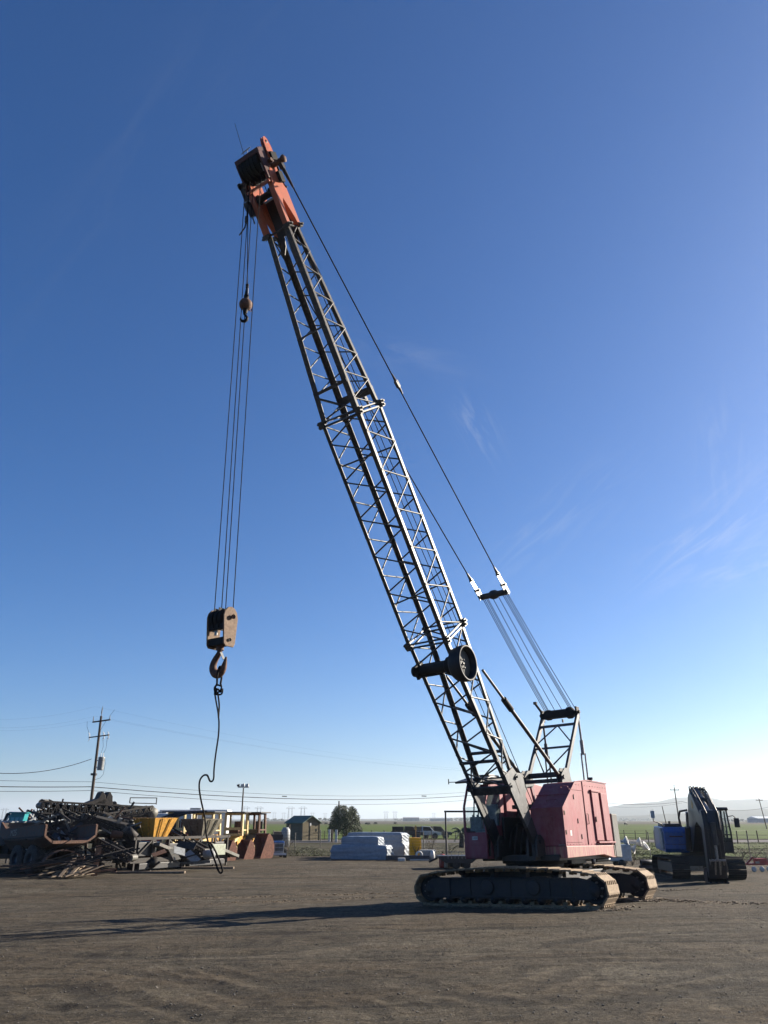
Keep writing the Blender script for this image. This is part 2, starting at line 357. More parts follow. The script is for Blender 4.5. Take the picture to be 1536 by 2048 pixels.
# lines of dry crumbled soil left by the crawler tracks: (start, end, half width)
RIDGE = []
for (p, q, w_) in (((340, 1800), (800, 1787), .22), ((450, 1808), (800, 1795), .28), ((1315, 1801), (1536, 1811), .22), ((1300, 1783), (1420, 1779), .18)):
    a, b_ = gp(*p), gp(*q); RIDGE.append((a.x, a.y, b_.x, b_.y, w_))
def seg(px, py, s):
    dx, dy = s[2] - s[0], s[3] - s[1]; L2 = dx * dx + dy * dy
    t = max(0, min(1, ((px - s[0]) * dx + (py - s[1]) * dy) / L2))
    ex, ey = px - s[0] - dx * t, py - s[1] - dy * t
    return math.hypot(ex, ey), t
def ground_z(x, y):
    z = ground_plane(x, y)
    d = math.hypot(x, y)
    if d < 66 and y > -5:
        f = 1 - smooth(54, 66, d)
        n1 = noise.fractal(V((x * .35, y * .8, 1.3)), 1.0, 2.0, 4)
        n2 = noise.fractal(V((x * 1.5, y * 3.2, 7.7)), 1.0, 2.0, 5)
        z += f * (.012 * n1 + .014 * n2)
        if d < 30: z += f * .011 * noise.fractal(V((x * 6, y * 8, 4.4)), .8, 2.0, 3)
        for s in RUTS:
            if min(s[0], s[2]) - 1 < x < max(s[0], s[2]) + 1 and min(s[1], s[3]) - 1 < y < max(s[1], s[3]) + 1:
                q, t = seg(x, y, s); e = q / s[4]
                wv = .16 + .2 * noise.noise(V((x * 1.2, y * 1.2, 3)))
                z += f * s[5] * wv * (-math.exp(-e * e) + .55 * math.exp(-(e - 1.7) ** 2 * 2.0))
        for s in RIDGE:
            if min(s[0], s[2]) - 1 < x < max(s[0], s[2]) + 1 and min(s[1], s[3]) - 1 < y < max(s[1], s[3]) + 1:
                q, t = seg(x, y, s)
                if q < s[4] * 2: z += .05 * math.exp(-(q / s[4]) ** 2) * max(0, .5 + noise.noise(V((x * 3.3, y * 3.3, 1))))
    return z
# tyre and track marks pressed into the yard: dark packed lanes with pale crumbled edges
MARKS = []
def mark(pts, hw, st, lug=.2): MARKS.append(([(q.x, q.y) for q in (gp(*p) for p in pts)], hw, st, lug))
for pts, hw, st in ((((1053, 1896), (1193, 1876), (1348, 1865), (1500, 1862)), .16, .9), (((1060, 1925), (1250, 1920), (1480, 1924)), .14, .8), (((778, 1955), (970, 1998), (1120, 2030)), .15, .9), (((1010, 1990), (1100, 1962), (1180, 1930)), .13, .8),
    (((890, 1930), (968, 1918), (1060, 1908)), .14, .8), (((165, 1932), (380, 1962), (560, 2010)), .13, .9), (((250, 1985), (380, 2025), (440, 2046)), .12, .9), (((345, 1930), (420, 1940), (560, 1972)), .10, .8), (((20, 1900), (220, 1915), (480, 1910), (760, 1880)), .2, .6),
    (((0, 1800), (300, 1790), (640, 1770)), .3, .5), (((0, 1830), (260, 1822), (520, 1812)), .26, .5), (((1240, 1800), (1400, 1806), (1536, 1812)), .22, -.7), (((1300, 1778), (1430, 1776), (1536, 1780)), .18, -.5), (((340, 1800), (600, 1793), (800, 1787)), .2, -.9), (((450, 1808), (640, 1802), (800, 1796)), .26, -.9),
    (((560, 1850), (860, 1862), (1200, 1850)), .2, .5), (((100, 1960), (200, 1990), (260, 2030)), .2, .9), (((600, 1985), (720, 2010), (800, 2046)), .11, .8), (((1200, 2046), (1340, 1985), (1536, 1950)), .13, .7), (((1130, 2046), (1290, 1972), (1530, 1930)), .13, .6), (((300, 1752), (520, 1757), (800, 1752)), .4, .7), (((880, 1840), (1150, 1838), (1400, 1834)), .2, .4), (((460, 1925), (500, 1932), (535, 1942)), .22, 1.0), (((90, 1985), (125, 2005), (150, 2025)), .22, 1.0)):
    mark(pts, hw * (1.5 if st > .55 else 1), st)
def wear(x, y):
    w = 0.0; dz = 0.0
    for pts, hw, st, lug in MARKS:
        if not (min(p[0] for p in pts) - 1 < x < max(p[0] for p in pts) + 1 and min(p[1] for p in pts) - 1 < y < max(p[1] for p in pts) + 1): continue
        best = 9; bt = 0; acc = 0
        for a, b_ in zip(pts, pts[1:]):
            q, t = seg(x, y, (a[0], a[1], b_[0], b_[1])); ln = math.hypot(b_[0] - a[0], b_[1] - a[1])
            if q < best: best = q; bt = acc + t * ln
            acc += ln
        if best > hw * 3: continue
        n_ = .75 + .6 * noise.fractal(V((x * 1.7, y * 1.7, hw * 40)), 1, 2, 3); fade = min(1, bt / 1.2, (acc - bt) / 1.2)
        e = best / hw; k = max(0, n_) * max(0, fade)
        core = math.exp(-e * e); rim = math.exp(-((e - 1.5) / .45) ** 2)
        if st > 0: w += st * k * (core - .55 * rim); dz += k * (-.020 * core + .012 * rim + .006 * core * math.sin(bt * 2 * math.pi / lug + e))
        else: w += st * k * core * (.6 + .5 * math.sin(bt * 2 * math.pi / .34)); dz += .02 * k * core * (.4 + .6 * math.sin(bt * 2 * math.pi / .34))
    return w, dz
# keep the crane's own footprint flat
def footprint(x, y):
    dx, dy = x - 4.757, y - 26.5
    return 1 - smooth(3.2, 4.6, math.hypot(dx, dy))
angs = []
a = -180.0
while a < 180:
    angs.append(a)
    aa = abs(a + 1e-6)
    a += .16 if aa < 33 else (.6 if aa < 45 else 6.0)
radii = [0.6]
while radii[-1] < 11500:
    r_ = radii[-1]
    radii.append(r_ * (1.0095 if 5 < r_ < 46 else (1.02 if r_ < 75 else 1.1)))
gv = []; gf = []; gw = []
for r_ in radii:
    for a in angs:
        x, y = r_ * math.sin(R(a)), r_ * math.cos(R(a))
        k = footprint(x, y) if r_ < 60 else 0
        z0 = ground_plane(x, y)
        z = z0 if (r_ > 70 or abs(a) > 45) else (ground_z(x, y) * (1 - k) + z0 * k)
        wv = 0.0
        if 4 < r_ < 45 and abs(a) < 33:
            wv, dz = wear(x, y); z += dz * (1 - k)
        gw.append(max(-1, min(1, wv)))
        gv.append((x, y, z - (0.012 if k > 0 else 0)))
na = len(angs)
for i in range(len(radii) - 1):
    for k in range(na):
        k2 = (k + 1) % na
        gf.append((i * na + k, i * na + k2, (i + 1) * na + k2, (i + 1) * na + k))
gf.append(tuple(range(na - 1, -1, -1)))
me = bpy.data.meshes.new('ground'); me.from_pydata(gv, [], gf); me.materials.append(ground_mat())
me.polygons.foreach_set('use_smooth', [True] * len(me.polygons)); wa_ = me.attributes.new('wear', 'FLOAT', 'POINT'); wa_.data.foreach_set('value', gw); me.update()
go = bpy.data.objects.new('ground', me); COL.objects.link(go); struct(go)
# loose stones
def stone_mesh(name, m, spots):
    b = MB(); ph = (1 + 5 ** .5) / 2
    ico = [V(p).normalized() for p in ((-1, ph, 0), (1, ph, 0), (-1, -ph, 0), (1, -ph, 0), (0, -1, ph), (0, 1, ph), (0, -1, -ph), (0, 1, -ph), (ph, 0, -1), (ph, 0, 1), (-ph, 0, -1), (-ph, 0, 1))]
    fc_ = [(0, 11, 5), (0, 5, 1), (0, 1, 7), (0, 7, 10), (0, 10, 11), (1, 5, 9), (5, 11, 4), (11, 10, 2), (10, 7, 6), (7, 1, 8), (3, 9, 4), (3, 4, 2), (3, 2, 6), (3, 6, 8), (3, 8, 9), (4, 9, 5), (2, 4, 11), (6, 2, 10), (8, 6, 7), (9, 8, 1)]
    for (x, y, s_) in spots:
        z = ground_z(x, y); a0 = random.random() * 6.3; c, sn = math.cos(a0), math.sin(a0); ex = random.uniform(.7, 1.5)
        vs = []
        for u_ in ico:
            k = s_ * random.uniform(.75, 1.2)
            vs.append((x + (u_.x * ex * c - u_.y * sn) * k, y + (u_.x * ex * sn + u_.y * c) * k, z + s_ * .12 + u_.z * k * .55))
        b.add(vs, fc_)
    return b.build(name, m)
sp_ = []
for i in range(15000):
    d = 5.5 * (45 / 5.5) ** (random.random() ** 1.15); a = R(random.uniform(-32, 32))
    x, y = d * math.sin(a), d * math.cos(a)
    if noise.noise(V((x * .5, y * .8, 9))) < random.uniform(-.6, .35): continue
    sp_.append((x, y, random.choice((.004, .004, .005, .005, .006, .006, .007, .008, .010, .013)) * (1 + d / 40)))
stuff(stone_mesh('gravel', mat('gravel_stone', (.12, .108, .092), .9, 0, .4, 9, (.055, .05, .042), .5), sp_))
sp_ = []
for s in RIDGE:
    n_ = int(620 * math.hypot(s[2] - s[0], s[3] - s[1]) / 8)
    for i in range(n_):
        t = random.random()
        if math.sin(t * 40) * .5 + noise.noise(V((t * 9, s[0], 0))) < -.35: continue
        x = s[0] + (s[2] - s[0]) * t + random.gauss(0, .3); y = s[1] + (s[3] - s[1]) * t + random.gauss(0, s[4] * .6)
        sp_.append((x, y, random.uniform(.012, .042)))
for s in ((1.25, 25.95, 6.0, 22.75, .16), (5.75, 23.05, 6.55, 23.75, .2), (7.75, 26.2, 8.6, 26.85, .2), (3.6, 28.9, 8.2, 26.0, .15)):      # soil pushed up beside the crawlers
    for i in range(330):
        t = random.random(); sp_.append((s[0] + (s[2] - s[0]) * t + random.gauss(0, s[4]), s[1] + (s[3] - s[1]) * t + random.gauss(0, s[4]), random.uniform(.012, .05)))
stuff(stone_mesh('soil_crumbs', mat('dry_pale_soil', (.15, .115, .075), .95, 0, .25, 6), sp_))
# fields and road strips, sheets laid above the plain
def sheet(name, pts, z, m):
    b = MB(); b.add([(x, y, z) for x, y in pts], [tuple(range(len(pts)))])
    return struct(b.build(name, m))
def grass_mat(name, c1, c2, c3):
    m = mat(name, c1, .9, 0, .25, .05, c2, .45, .14, .10, 2.2, spec=.1, stretch=(.5, 1, 1))
    return m
GR = grass_mat('green_field', (.066, .098, .010), (.048, .066, .014), None)
GR2 = grass_mat('rough_pasture', (.060, .088, .012), (.056, .054, .02), None)
BROWN = mat('dry_verge', (.06, .05, .033), .95, 0, .3, .12, (.04, .043, .02), .45, .15, .08, 2.0, spec=.1)
GRAVEL = mat('road_gravel', (.095, .09, .088), .9, 0, .15, .2, (.07, .065, .062), .4, .15, spec=.2, stretch=(.3, 1, 1))
def px_(x, Y): return at(x, 1660, Y).x
sheet('verge', [(px_(560, 66), 66), (px_(1700, 60), 60), (140, 101), (-60, 101)], FLAT + .03, BROWN)
sheet('pasture', [(px_(1225, 59), 59), (px_(1800, 59), 59), (160, 104), (px_(1130, 104), 104)], FLAT + .05, GR2)
sheet('road', [(-300, 101), (px_(1000, 100), 100), (300, 116), (300, 124), (px_(1000, 112), 112), (-300, 112)], FLAT + .08, GRAVEL)
sheet('green_field', [(-420, 122), (px_(1000, 122), 122), (420, 134), (900, 400), (-900, 400)], FLAT + .04, GR)
sheet('far_field', [(-900, 400), (900, 400), (1400, 560), (-1400, 560)], FLAT + .04, grass_mat('far_green_field', (.065, .085, .016), (.055, .06, .02), None))
# ------------------------------------------------------------------ the crawler crane, built in its own axes: x forward (boom side), y its left, z up
CO = V((4.75694, 26.5, 0.04909))
CF = V((-0.58859, -0.80828, 0.01580)); CL = V((0.80825, -0.58793, 0.03279)); CU = V((-0.01722, 0.03207, 0.99934))
CM = Matrix(((CF.x, CL.x, CU.x, CO.x), (CF.y, CL.y, CU.y, CO.y), (CF.z, CL.z, CU.z, CO.z), (0, 0, 0, 1)))
crane = thing('crawler_crane', 'faded red crawler crane with a tall black lattice boom on dusty tracks', 'crane', M=CM)
X, Y, Z = V((1, 0, 0)), V((0, 1, 0)), V((0, 0, 1))
# --- crawlers
ta = V((-0.0440, 0.9990, 0)).normalized(); tb = Z.cross(ta)          # along the track (image right), across it (away)
LT, GT, WT, RT = 2.602, 3.751, 0.924, 0.438
def track_loop(n):
    pts = []
    top = []
    for i in range(41):                                            # over the top, idler to sprocket
        A = LT - 2 * LT * i / 40
        top.append((A, 2 * RT + .17 * (1 - (A / LT) ** 2) ** .8))
    pts += top
    for i in range(1, 16): a = math.pi / 2 + math.pi * i / 16; pts.append((-LT + RT * math.cos(a), RT + RT * math.sin(a)))
    for i in range(21): pts.append((-LT + 2 * LT * i / 20, 0))
    for i in range(1, 16): a = -math.pi / 2 + math.pi * i / 16; pts.append((LT + RT * math.cos(a), RT + RT * math.sin(a)))
    pts.append(pts[0])
    L_ = [0]
    for p, q in zip(pts, pts[1:]): L_.append(L_[-1] + math.hypot(q[0] - p[0], q[1] - p[1]))
    res = []
    for i in range(n):
        t = L_[-1] * i / n; k = max(j for j in range(len(L_)) if L_[j] <= t); k = min(k, len(pts) - 2)
        u_ = (t - L_[k]) / max(1e-6, L_[k + 1] - L_[k]); p, q = pts[k], pts[k + 1]
        d = math.atan2(q[1] - p[1], q[0] - p[0])
        res.append((p[0] + (q[0] - p[0]) * u_, p[1] + (q[1] - p[1]) * u_, d))
    return res, L_[-1] / n
for side, lab in ((-1, None), (1, None)):
    c0 = tb * (side * GT / 2)
    P = lambda A, B, K: c0 + ta * A + tb * B + Z * K
    b = MB(); loop, pitch = track_loop(40)
    for (A, K, d) in loop:
        ex = ta * math.cos(d) + Z * math.sin(d); ez = ta * math.sin(d) - Z * math.cos(d)   # outward normal of a loop walked anticlockwise
        c = P(A, 0, K)
        j = random.uniform(-.010, .010)
        b.box(c - ez * (.028 - j), (pitch * .72, WT, .05), (ex, tb, ez))
        b.box(c - ez * (.009 - j) - ex * pitch * .22, (pitch * .16, WT * .98, .03), (ex, tb, ez))
        for k in range(6):                                        # hinge lugs across the joint
            b.box(c + ex * (pitch * .5) + tb * (WT * (k - 2.5) / 6.1) - ez * .035, (pitch * .34, WT * .075, .045), (ex, tb, ez))
        for k in (-.13, .13): b.box(c - ez * .09 + tb * k, (pitch * .4, .05, .09), (ex, tb, ez))
    trk = b.build('crawler_track', MT['shoe'], crane, .006)
    b = MB()
    b.prism([(-2.5, .20), (2.45, .20), (2.66, .27), (2.76, .42), (2.7, .58), (2.5, .70), (2.2, .76), (-2.3, .76), (-2.55, .70), (-2.74, .56), (-2.78, .42), (-2.7, .27)], P(0, -.26, 0), ta, Z, tb, .04); b.prism([(-2.2, .24), (2.1, .24), (2.25, .36), (2.25, .56), (2.1, .74), (-2.15, .74), (-2.3, .56), (-2.3, .36)], P(0, -.22, 0), ta, Z, tb, .48)
    b.box(P(0, 0, .735), (4.1, .62, .03), (ta, tb, Z)); b.box(P(0, 0, .255), (4.1, .60, .03), (ta, tb, Z))
    for A in (-1.9, -1.2, .1, 1.3, 1.95): b.box(P(A, -.275, .49), (.05, .05, .44), (ta, tb, Z))
    for A in (-.62, .82):
        b.lathe([(.0, .0), (.19, .0), (.21, .03), (.21, .09)], P(A, -.33, .5), tb, 20)
    for A in (LT, -LT):
        b.lathe([(0, 0), (.07, 0), (.09, .02), (.15, .03), (.16, .06)], P(A, -.30, RT), tb, 18)
        for k in range(8): a = k * math.pi / 4; b.tube(P(A + .21 * math.cos(a), -.275, RT + .21 * math.sin(a)), P(A + .21 * math.cos(a), -.25, RT + .21 * math.sin(a)), .022, n=6)
    b.box(P(-2.3, 0, RT), (.5, .5, .12), (ta, tb, Z)); b.box(P(2.3, 0, RT), (.5, .5, .12), (ta, tb, Z))
    for A in (-1.5, -.5, .5, 1.5): b.box(P(A, 0, .82), (.12, .3, .17), (ta, tb, Z))
    b.build('track_frame', MT['frame'], trk, .01)
    for A in (-1.5, -.5, .5, 1.5):
        MB().lathe([(0, -.24), (.085, -.24), (.085, .24), (0, .24)], P(A, 0, .905 + .17 * (1 - (A / LT) ** 2) ** .8 - .13), tb, 14).build('carrier_roller', MT['grease'], trk)
    for i in range(9):
        MB().lathe([(0, -.3), (.06, -.3), (.06, -.22), (.13, -.2), (.13, -.1), (.09, -.08), (.09, .08), (.13, .1), (.13, .2), (.06, .22), (.06, .3), (0, .3)], P(-1.95 + i * .49, 0, .185), tb, 14).build('track_roller', MT['frame'], trk)
    for A, nm, holes in ((LT, 'idler_wheel', 6), (-LT, 'drive_sprocket', 8)):
        b = MB(); b.lathe([(0, -.2), (.09, -.2), (.11, -.12), (.25, -.1), (.27, -.2), (.345, -.2), (.345, .2), (.27, .2), (.25, .1), (.11, .12), (.09, .2), (0, .2)], P(A, 0, RT), tb, 28)
        for k in range(holes * 2 if nm != 'idler_wheel' else 0):
            a = 2 * math.pi * k / (holes * 2); b.box(P(A + .365 * math.cos(a), 0, RT + .365 * math.sin(a)), (.06, .12, .07), (ta * math.cos(a) + Z * math.sin(a), tb, -ta * math.sin(a) + Z * math.cos(a)))
        for k in range(holes):
            a = 2 * math.pi * k / holes + .3; b.lathe([(0, -.215), (.028, -.215), (.028, -.09)], P(A + .2 * math.cos(a), 0, RT + .2 * math.sin(a)), tb, 8, 1)
        b.build(nm, [MT['frame'], MT['chrome']], trk)
# --- car body between the crawlers and the slew ring
b = MB(); b.box((0, 0, .64), (2.9, 3.3, .52)); b.box((0, .95, .6), (3.5, .5, .36)); b.box((0, -.95, .6), (3.5, .5, .36))
b.build('car_body', MT['frame'], crane, .02)
b = MB(); b.lathe([(0, .83), (.95, .83), (1.02, .86), (1.02, .95), (.9, .97), (.9, 1.09), (1.0, 1.1), (1.0, 1.17), (0, 1.17)], (0, 0, 0), Z, 40); b.build('slew_ring', MT['grease'], crane)
# --- revolving deck
b = MB(); b.box((-1.0, 0, 1.26), (4.0, 2.6, .16)); b.box((.2, .645, 1.45), (2.3, .09, .5)); b.box((.2, -.645, 1.45), (2.3, .09, .5)); b.box((-1, .3, 1.12), (3.6, .1, .14)); b.box((-1, -.3, 1.12), (3.6, .1, .14))
b.build('revolving_deck', MT['black'], crane, .01)
b = MB()
for u_ in (-.645, .645):
    for k in (-.14, .14): b.prism([(.55, 1.3), (1.45, 1.3), (1.42, 1.75), (1.28, 1.9), (1.1, 1.9), (.9, 1.75)], (0, u_ + k - .03, 0), X, Z, Y, .06)
    b.tube((1.19, u_ - .22, 1.70), (1.19, u_ + .22, 1.70), .07, n=14)
b.build('boom_foot_lug', MT['black'], crane, .005)
for f_, z_, r_ in ((-.15, 1.78, .36), (-1.15, 1.85, .40), (-2.1, 1.8, .33)):
    b = MB(); b.lathe([(0, -.42), (r_ + .14, -.42), (r_ + .14, -.38), (r_, -.37), (r_, .37), (r_ + .14, .38), (r_ + .14, .42), (0, .42)], (f_, -.12, z_), Y, 28); b.build('winch_drum', MT['grease'], crane)
b = MB(); b.box((-.1, -.62, 1.9), (1.7, .08, 1.1)); b.box((-.7, .38, 2.1), (2.6, .06, 1.5)); b.box((-2.4, -.1, 2.1), (.8, .9, 1.5)); b.box((-.6, -.12, 2.75), (1.8, .75, .12))
for k in range(5): b.tube((.75, -.5 + .2 * k, 1.35), (.4, -.5 + .2 * k, 2.1 + .12 * (k % 2)), .025, n=6)
b.build('winch_frame', MT['black'], crane, .01)
# --- engine house, left half (lit side) with sliding door
b = MB()
pl = [(.88, 1.57), (.88, 2.64), (-.25, 3.43), (-1.2, 3.52), (-2.95, 3.50), (-2.99, 1.57)]
b.prism(pl, (0, .42, 0), X, Z, Y, 1.08)
house = b.build('engine_house', MT['pink'], crane, .025)
b = MB()                                                             # raised trim, hinge side panel and roof lip on the same house
b.beam((.895, 1.505, 1.60), (.895, 1.505, 2.65), .03, .035, X); b.beam((.89, 1.505, 2.645), (-.25, 1.505, 3.445), .03, .04, X)
b.beam((-.25, 1.505, 3.445), (-1.2, 1.505, 3.535), .035, .03, Z); b.beam((-1.2, 1.505, 3.535), (-2.96, 1.505, 3.515), .035, .03, Z)
b.box((-.85, 1.512, 2.55), (.05, .024, 1.9)); b.box((-.30, 1.506, 3.20), (1.15, .012, .012)); b.box((.2, 1.506, 1.68), (1.2, .012, .016)); b.box((-.9, 1.508, 1.575), (3.6, .016, .03))
for z_ in (1.68, 2.05, 2.55): b.box((.885, .95, z_), (.012, .95, .02))
b.beam((.89, .42, 2.64), (.89, 1.5, 2.64), .03); b.beam((.32, .42, 3.05), (.32, 1.5, 3.05), .03)
b.build('house_trim', MT['pink'], house)
MB().prism([(-1.50, 1.72), (-1.45, 3.20), (-2.02, 3.19), (-2.09, 1.71)], (0, 1.50, 0), X, Z, Y, .05).build('sliding_door', MT['pink'], house, .008)
MB().prism([(-2.21, 1.71), (-2.14, 3.18), (-2.66, 3.17), (-2.72, 1.70)], (0, 1.50, 0), X, Z, Y, .085).build('sliding_door', MT['pink'], house, .008)
MB().prism([(-2.095, 1.72), (-2.025, 3.17), (-2.135, 3.17), (-2.205, 1.72)], (0, 1.497, 0), X, Z, Y, .008).build('door_gap', MT['black'], house)
MB().box((-1.75, 1.54, 3.22), (.75, .08, .06)).build('door_rail', MT['pink'], house, .006)
MB().box((-2.25, 1.545, 1.66), (1.45, .10, .05)).build('door_rail', MT['pink'], house, .006)
for f_, z_ in ((-.05, 2.98), (-.2, 2.28), (-.38, 1.83)):
    MB().prism([(0, -.07), (.018, -.06), (.02, .05), (.008, .075)], (f_, 1.502, z_), X, Z, Y, .02).build('vent_slot', MT['black'], house)
b = MB()
for k in range(16): b.tube((.78 - .235 * k, 1.50, 1.615), (.78 - .235 * k, 1.512, 1.615), .014, n=6)
for k in range(12): b.tube((-.35 - .225 * k, 1.50, 3.36), (-.35 - .225 * k, 1.512, 3.36), .014, n=6)
stuff_r = b.build('rivets', MT['pink_skirt'], house); stuff(stuff_r)
for z_ in (1.95, 2.5): MB().box((.80, 1.515, z_), (.05, .03, .12)).build('hinge', MT['rust'], house, .004)
b = MB(); b.path([(-.93, 1.51, 2.2), (-.93, 1.56, 2.2), (-.93, 1.56, 2.5), (-.93, 1.51, 2.5)], .012); b.build('grab_handle', MT['rust'], house)
MB().box((-1.56, 1.565, 2.35), (.03, .03, .16)).build('door_latch', MT['rust'], house, .004)
MB().box((.42, 1.502, 1.93), (.12, .004, .15)).build('sticker', MT['white'], house)
for p in (((.62, .9, 2.84), (.62, 1.25, 2.84)), ((.9, .8, 2.35), (.9, 1.2, 2.35)), ((.12, 1.2, 3.25), (.12, 1.42, 3.25))):
    a, c = V(p[0]), V(p[1]); b = MB(); b.path([a, a + V((.07, 0, .05)), c + V((.07, 0, .05)), c], .013); b.build('grab_handle', MT['pink'], house)
MB().box((.9, 1.38, 1.60), (.05, .2, .02)).build('step_bracket', MT['palegrey'], house)
b = MB(); b.tube((-2.35, 1.2, 3.5), (-2.35, 1.2, 3.63), .06, n=14); b.tube((-2.35, 1.2, 3.63), (-2.35, 1.2, 3.70), .095, n=14); b.build('exhaust_stack', MT['black'], house)
b = MB(); b.prism([(.9, 1.24), (.9, 1.565), (-3.0, 1.565), (-3.02, 1.20), (-2.75, 1.20), (-2.0, 1.30)], (0, .44, 0), X, Z, Y, 1.085); b.build('house_skirt', MT['pink_skirt'], crane, .012)
b = MB(); b.box((-2.93, 1.532, 1.40), (.05, .02, .32)); b.build('skirt_strap', MT['chrome'], crane)
# --- right half of the house
b = MB(); b.prism([(.32, 1.3), (.32, 3.2), (-.3, 3.55), (-1.6, 3.62), (-3.0, 3.5), (-3.0, 1.3)], (0, -1.5, 0), X, Z, Y, .82); h2 = b.build('machinery_house', MT['pink'], crane, .03)
b = MB(); b.prism([(-.4, 3.5), (-.75, 3.9), (-1.9, 3.9), (-2.2, 3.5)], (0, -1.35, 0), X, Z, Y, .55); b.build('air_intake_hood', MT['pink'], h2, .04)
b = MB(); b.prism([(-.1, -.25), (.1, .28), (.16, .25), (-.04, -.28)], (.55, .40, 3.0), X, Z, Y, .06); b.build('house_brace', MT['pink'], crane)
# --- counterweight and what hangs below it
b = MB(); b.prism([(-3.12, 1.2), (-3.12, 2.56), (-3.62, 2.55), (-3.68, 1.18)], (0, -1.45, 0), X, Z, Y, 2.95); b.build('counterweight', MT['conc'], crane, .03)
b = MB(); b.prism([(-3.5, 1.25), (-3.5, 1.75), (-3.78, 1.75), (-3.8, 1.25)], (0, .9, 0), X, Z, Y, .5); b.build('tail_box', MT['white'], crane, .02)
b = MB(); b.tube((-2.5, 1.0, 1.12), (-3.7, 1.0, 1.12), .06); b.tube((-2.3, .6, 1.14), (-3.8, .6, 1.14), .05); b.lathe([(0, 0), (.12, 0), (.12, .06), (.05, .08), (0, .08)], (-1.75, 1.2, 1.12), Y, 16); b.box((-1.6, .6, 1.12), (1.2, .4, .14))
b.build('deck_piping', MT['bluegrey'], crane)
# --- operator's cab
cab = MB(); cf0, cf1, cu0, cu1 = .35, 1.65, -1.53, -.74
cab.box(((cf0 + cf1) / 2, (cu0 + cu1) / 2, 1.29), (cf1 - cf0, cu1 - cu0, .08))
cab.prism([(cu0, 1.25), (cu1, 1.25), (cu1, 2.06), (cu1 - .06, 2.0), (cu0 + .14, 2.0), (cu0, 2.06)], (cf1 - .04, 0, 0), Y, Z, X, .04)
cab.box((cf0 + .02, (cu0 + cu1) / 2, 2.4), (.04, cu1 - cu0 - .1, 2.2))
# side wall facing the boom, round-shouldered, with a window opening
cab.box((.50, cu1 - .02, 2.35), (.26, .04, 2.1)); cab.box((1.0, cu1 - .02, 1.75), (.78, .04, .9)); cab.prism([(.63, 3.22), (1.18, 3.22), (1.25, 3.3), (1.2, 3.46), (1.05, 3.56), (.37, 3.56), (.37, 3.4), (.63, 3.4)], (0, cu1 - .04, 0), X, Z, Y, .04)
cab.beam((1.63, cu1 - .02, 1.3), (1.63, cu1 - .02, 2.75), .045, .06); cab.beam((1.63, cu1 - .02, 2.75), (1.22, cu1 - .02, 3.5), .045, .06)
cab.box((1.0, cu0 + .02, 1.7), (1.3, .04, .9)); cab.beam((1.63, cu0 + .03, 1.3), (1.63, cu0 + .03, 2.75), .07, .06); cab.beam((1.63, cu0 + .03, 2.75), (1.28, cu0 + .03, 3.5), .06, .06); cab.beam((.4, cu0 + .02, 1.3), (.4, cu0 + .02, 3.5), .06)
cab.box((1.655, -1.13, 1.66), (.02, .8, .02))
cabo = cab.build('operator_cab', MT['dark_red'], crane, .012)
cabo.data.materials.clear(); cabo.data.materials.append(MT['pink'])
MB().prism([(.3, 3.54), (1.25, 3.54), (1.95, 3.44), (1.97, 3.50), (1.2, 3.66), (.3, 3.66)], (0, cu0 - .06, 0), X, Z, Y, .92).build('cab_roof', MT['black'], cabo, .015)
MB().box((.7, -1.1, 3.70), (.7, .5, .08)).build('roof_hatch', MT['black'], cabo, .01)
b = MB(); b.tube((1.9, cu0 - .05, 3.5), (1.98, cu0 - .28, 3.5), .012); b.tube((1.98, cu0 - .28, 3.44), (1.98, cu0 - .28, 3.6), .016); b.build('cab_mirror', MT['black'], cabo)
MB().prism([(cu0 + .08, 2.03), (cu1 - .06, 2.03), (cu1 - .06, 2.75), (cu0 + .08, 2.75)], (cf1 - .03, 0, 0), Y, Z, X, .008).build('windscreen', MT['glass'], cabo)
MB().prism([(.63, 2.2), (1.58, 2.2), (1.58, 2.75), (1.2, 3.22), (.63, 3.22)], (0, cu1 - .025, 0), X, Z, Y, .008).build('side_window', MT['glass'], cabo)
b = MB(); b.box((.62, -1.1, 2.45), (.14, .5, .8)); b.box((.85, -1.1, 2.05), (.5, .5, .14)); b.build('operator_seat', MT['palegrey'], cabo, .03)
b = MB(); b.box((1.45, -1.18, 2.25), (.12, .40, .42)); b.box((1.42, -1.02, 2.03), (.2, .36, .14)); b.tube((1.45, -1.28, 2.4), (1.45, -1.28, 2.52), .045); b.tube((1.45, -1.12, 2.4), (1.45, -1.12, 2.52), .045)
cons = b.build('control_console', MT['palegrey'], cabo, .015)
for u_ in (-1.28, -1.12): MB().tube((1.42, u_, 2.5), (1.32, u_ + .02, 3.3), .022, n=6).build('control_lever', MT['black'], cons)
pl_ = MB().box((cf1 + .004, -1.16, 1.84), (.008, .19, .10)).build('number_plate', MT['white'], cabo)
fc = bpy.data.curves.new('plate_number', 'FONT'); fc.body = '1480'; fc.size = .085; fc.align_x = 'CENTER'; fc.align_y = 'CENTER'
fo = bpy.data.objects.new('plate_number', fc); COL.objects.link(fo); dgr = bpy.context.evaluated_depsgraph_get(); dgr.update()
pm_ = bpy.data.meshes.new_from_object(fo.evaluated_get(dgr)); bpy.data.objects.remove(fo); pm_.materials.clear(); pm_.materials.append(MT['black'])
fo = bpy.data.objects.new('plate_number', pm_); COL.objects.link(fo); fo.parent = pl_; fo.location = (cf1 + .0105, -1.16, 1.84); fo.rotation_euler = (R(90), 0, R(90))
b = MB(); b.prism([(.3, 1.55), (.62, 1.62), (.62, 1.9), (.4, 2.0)], (0, -.70, 0), X, Z, Y, .05); b.build('guard_plate', MT['yellow'], crane)
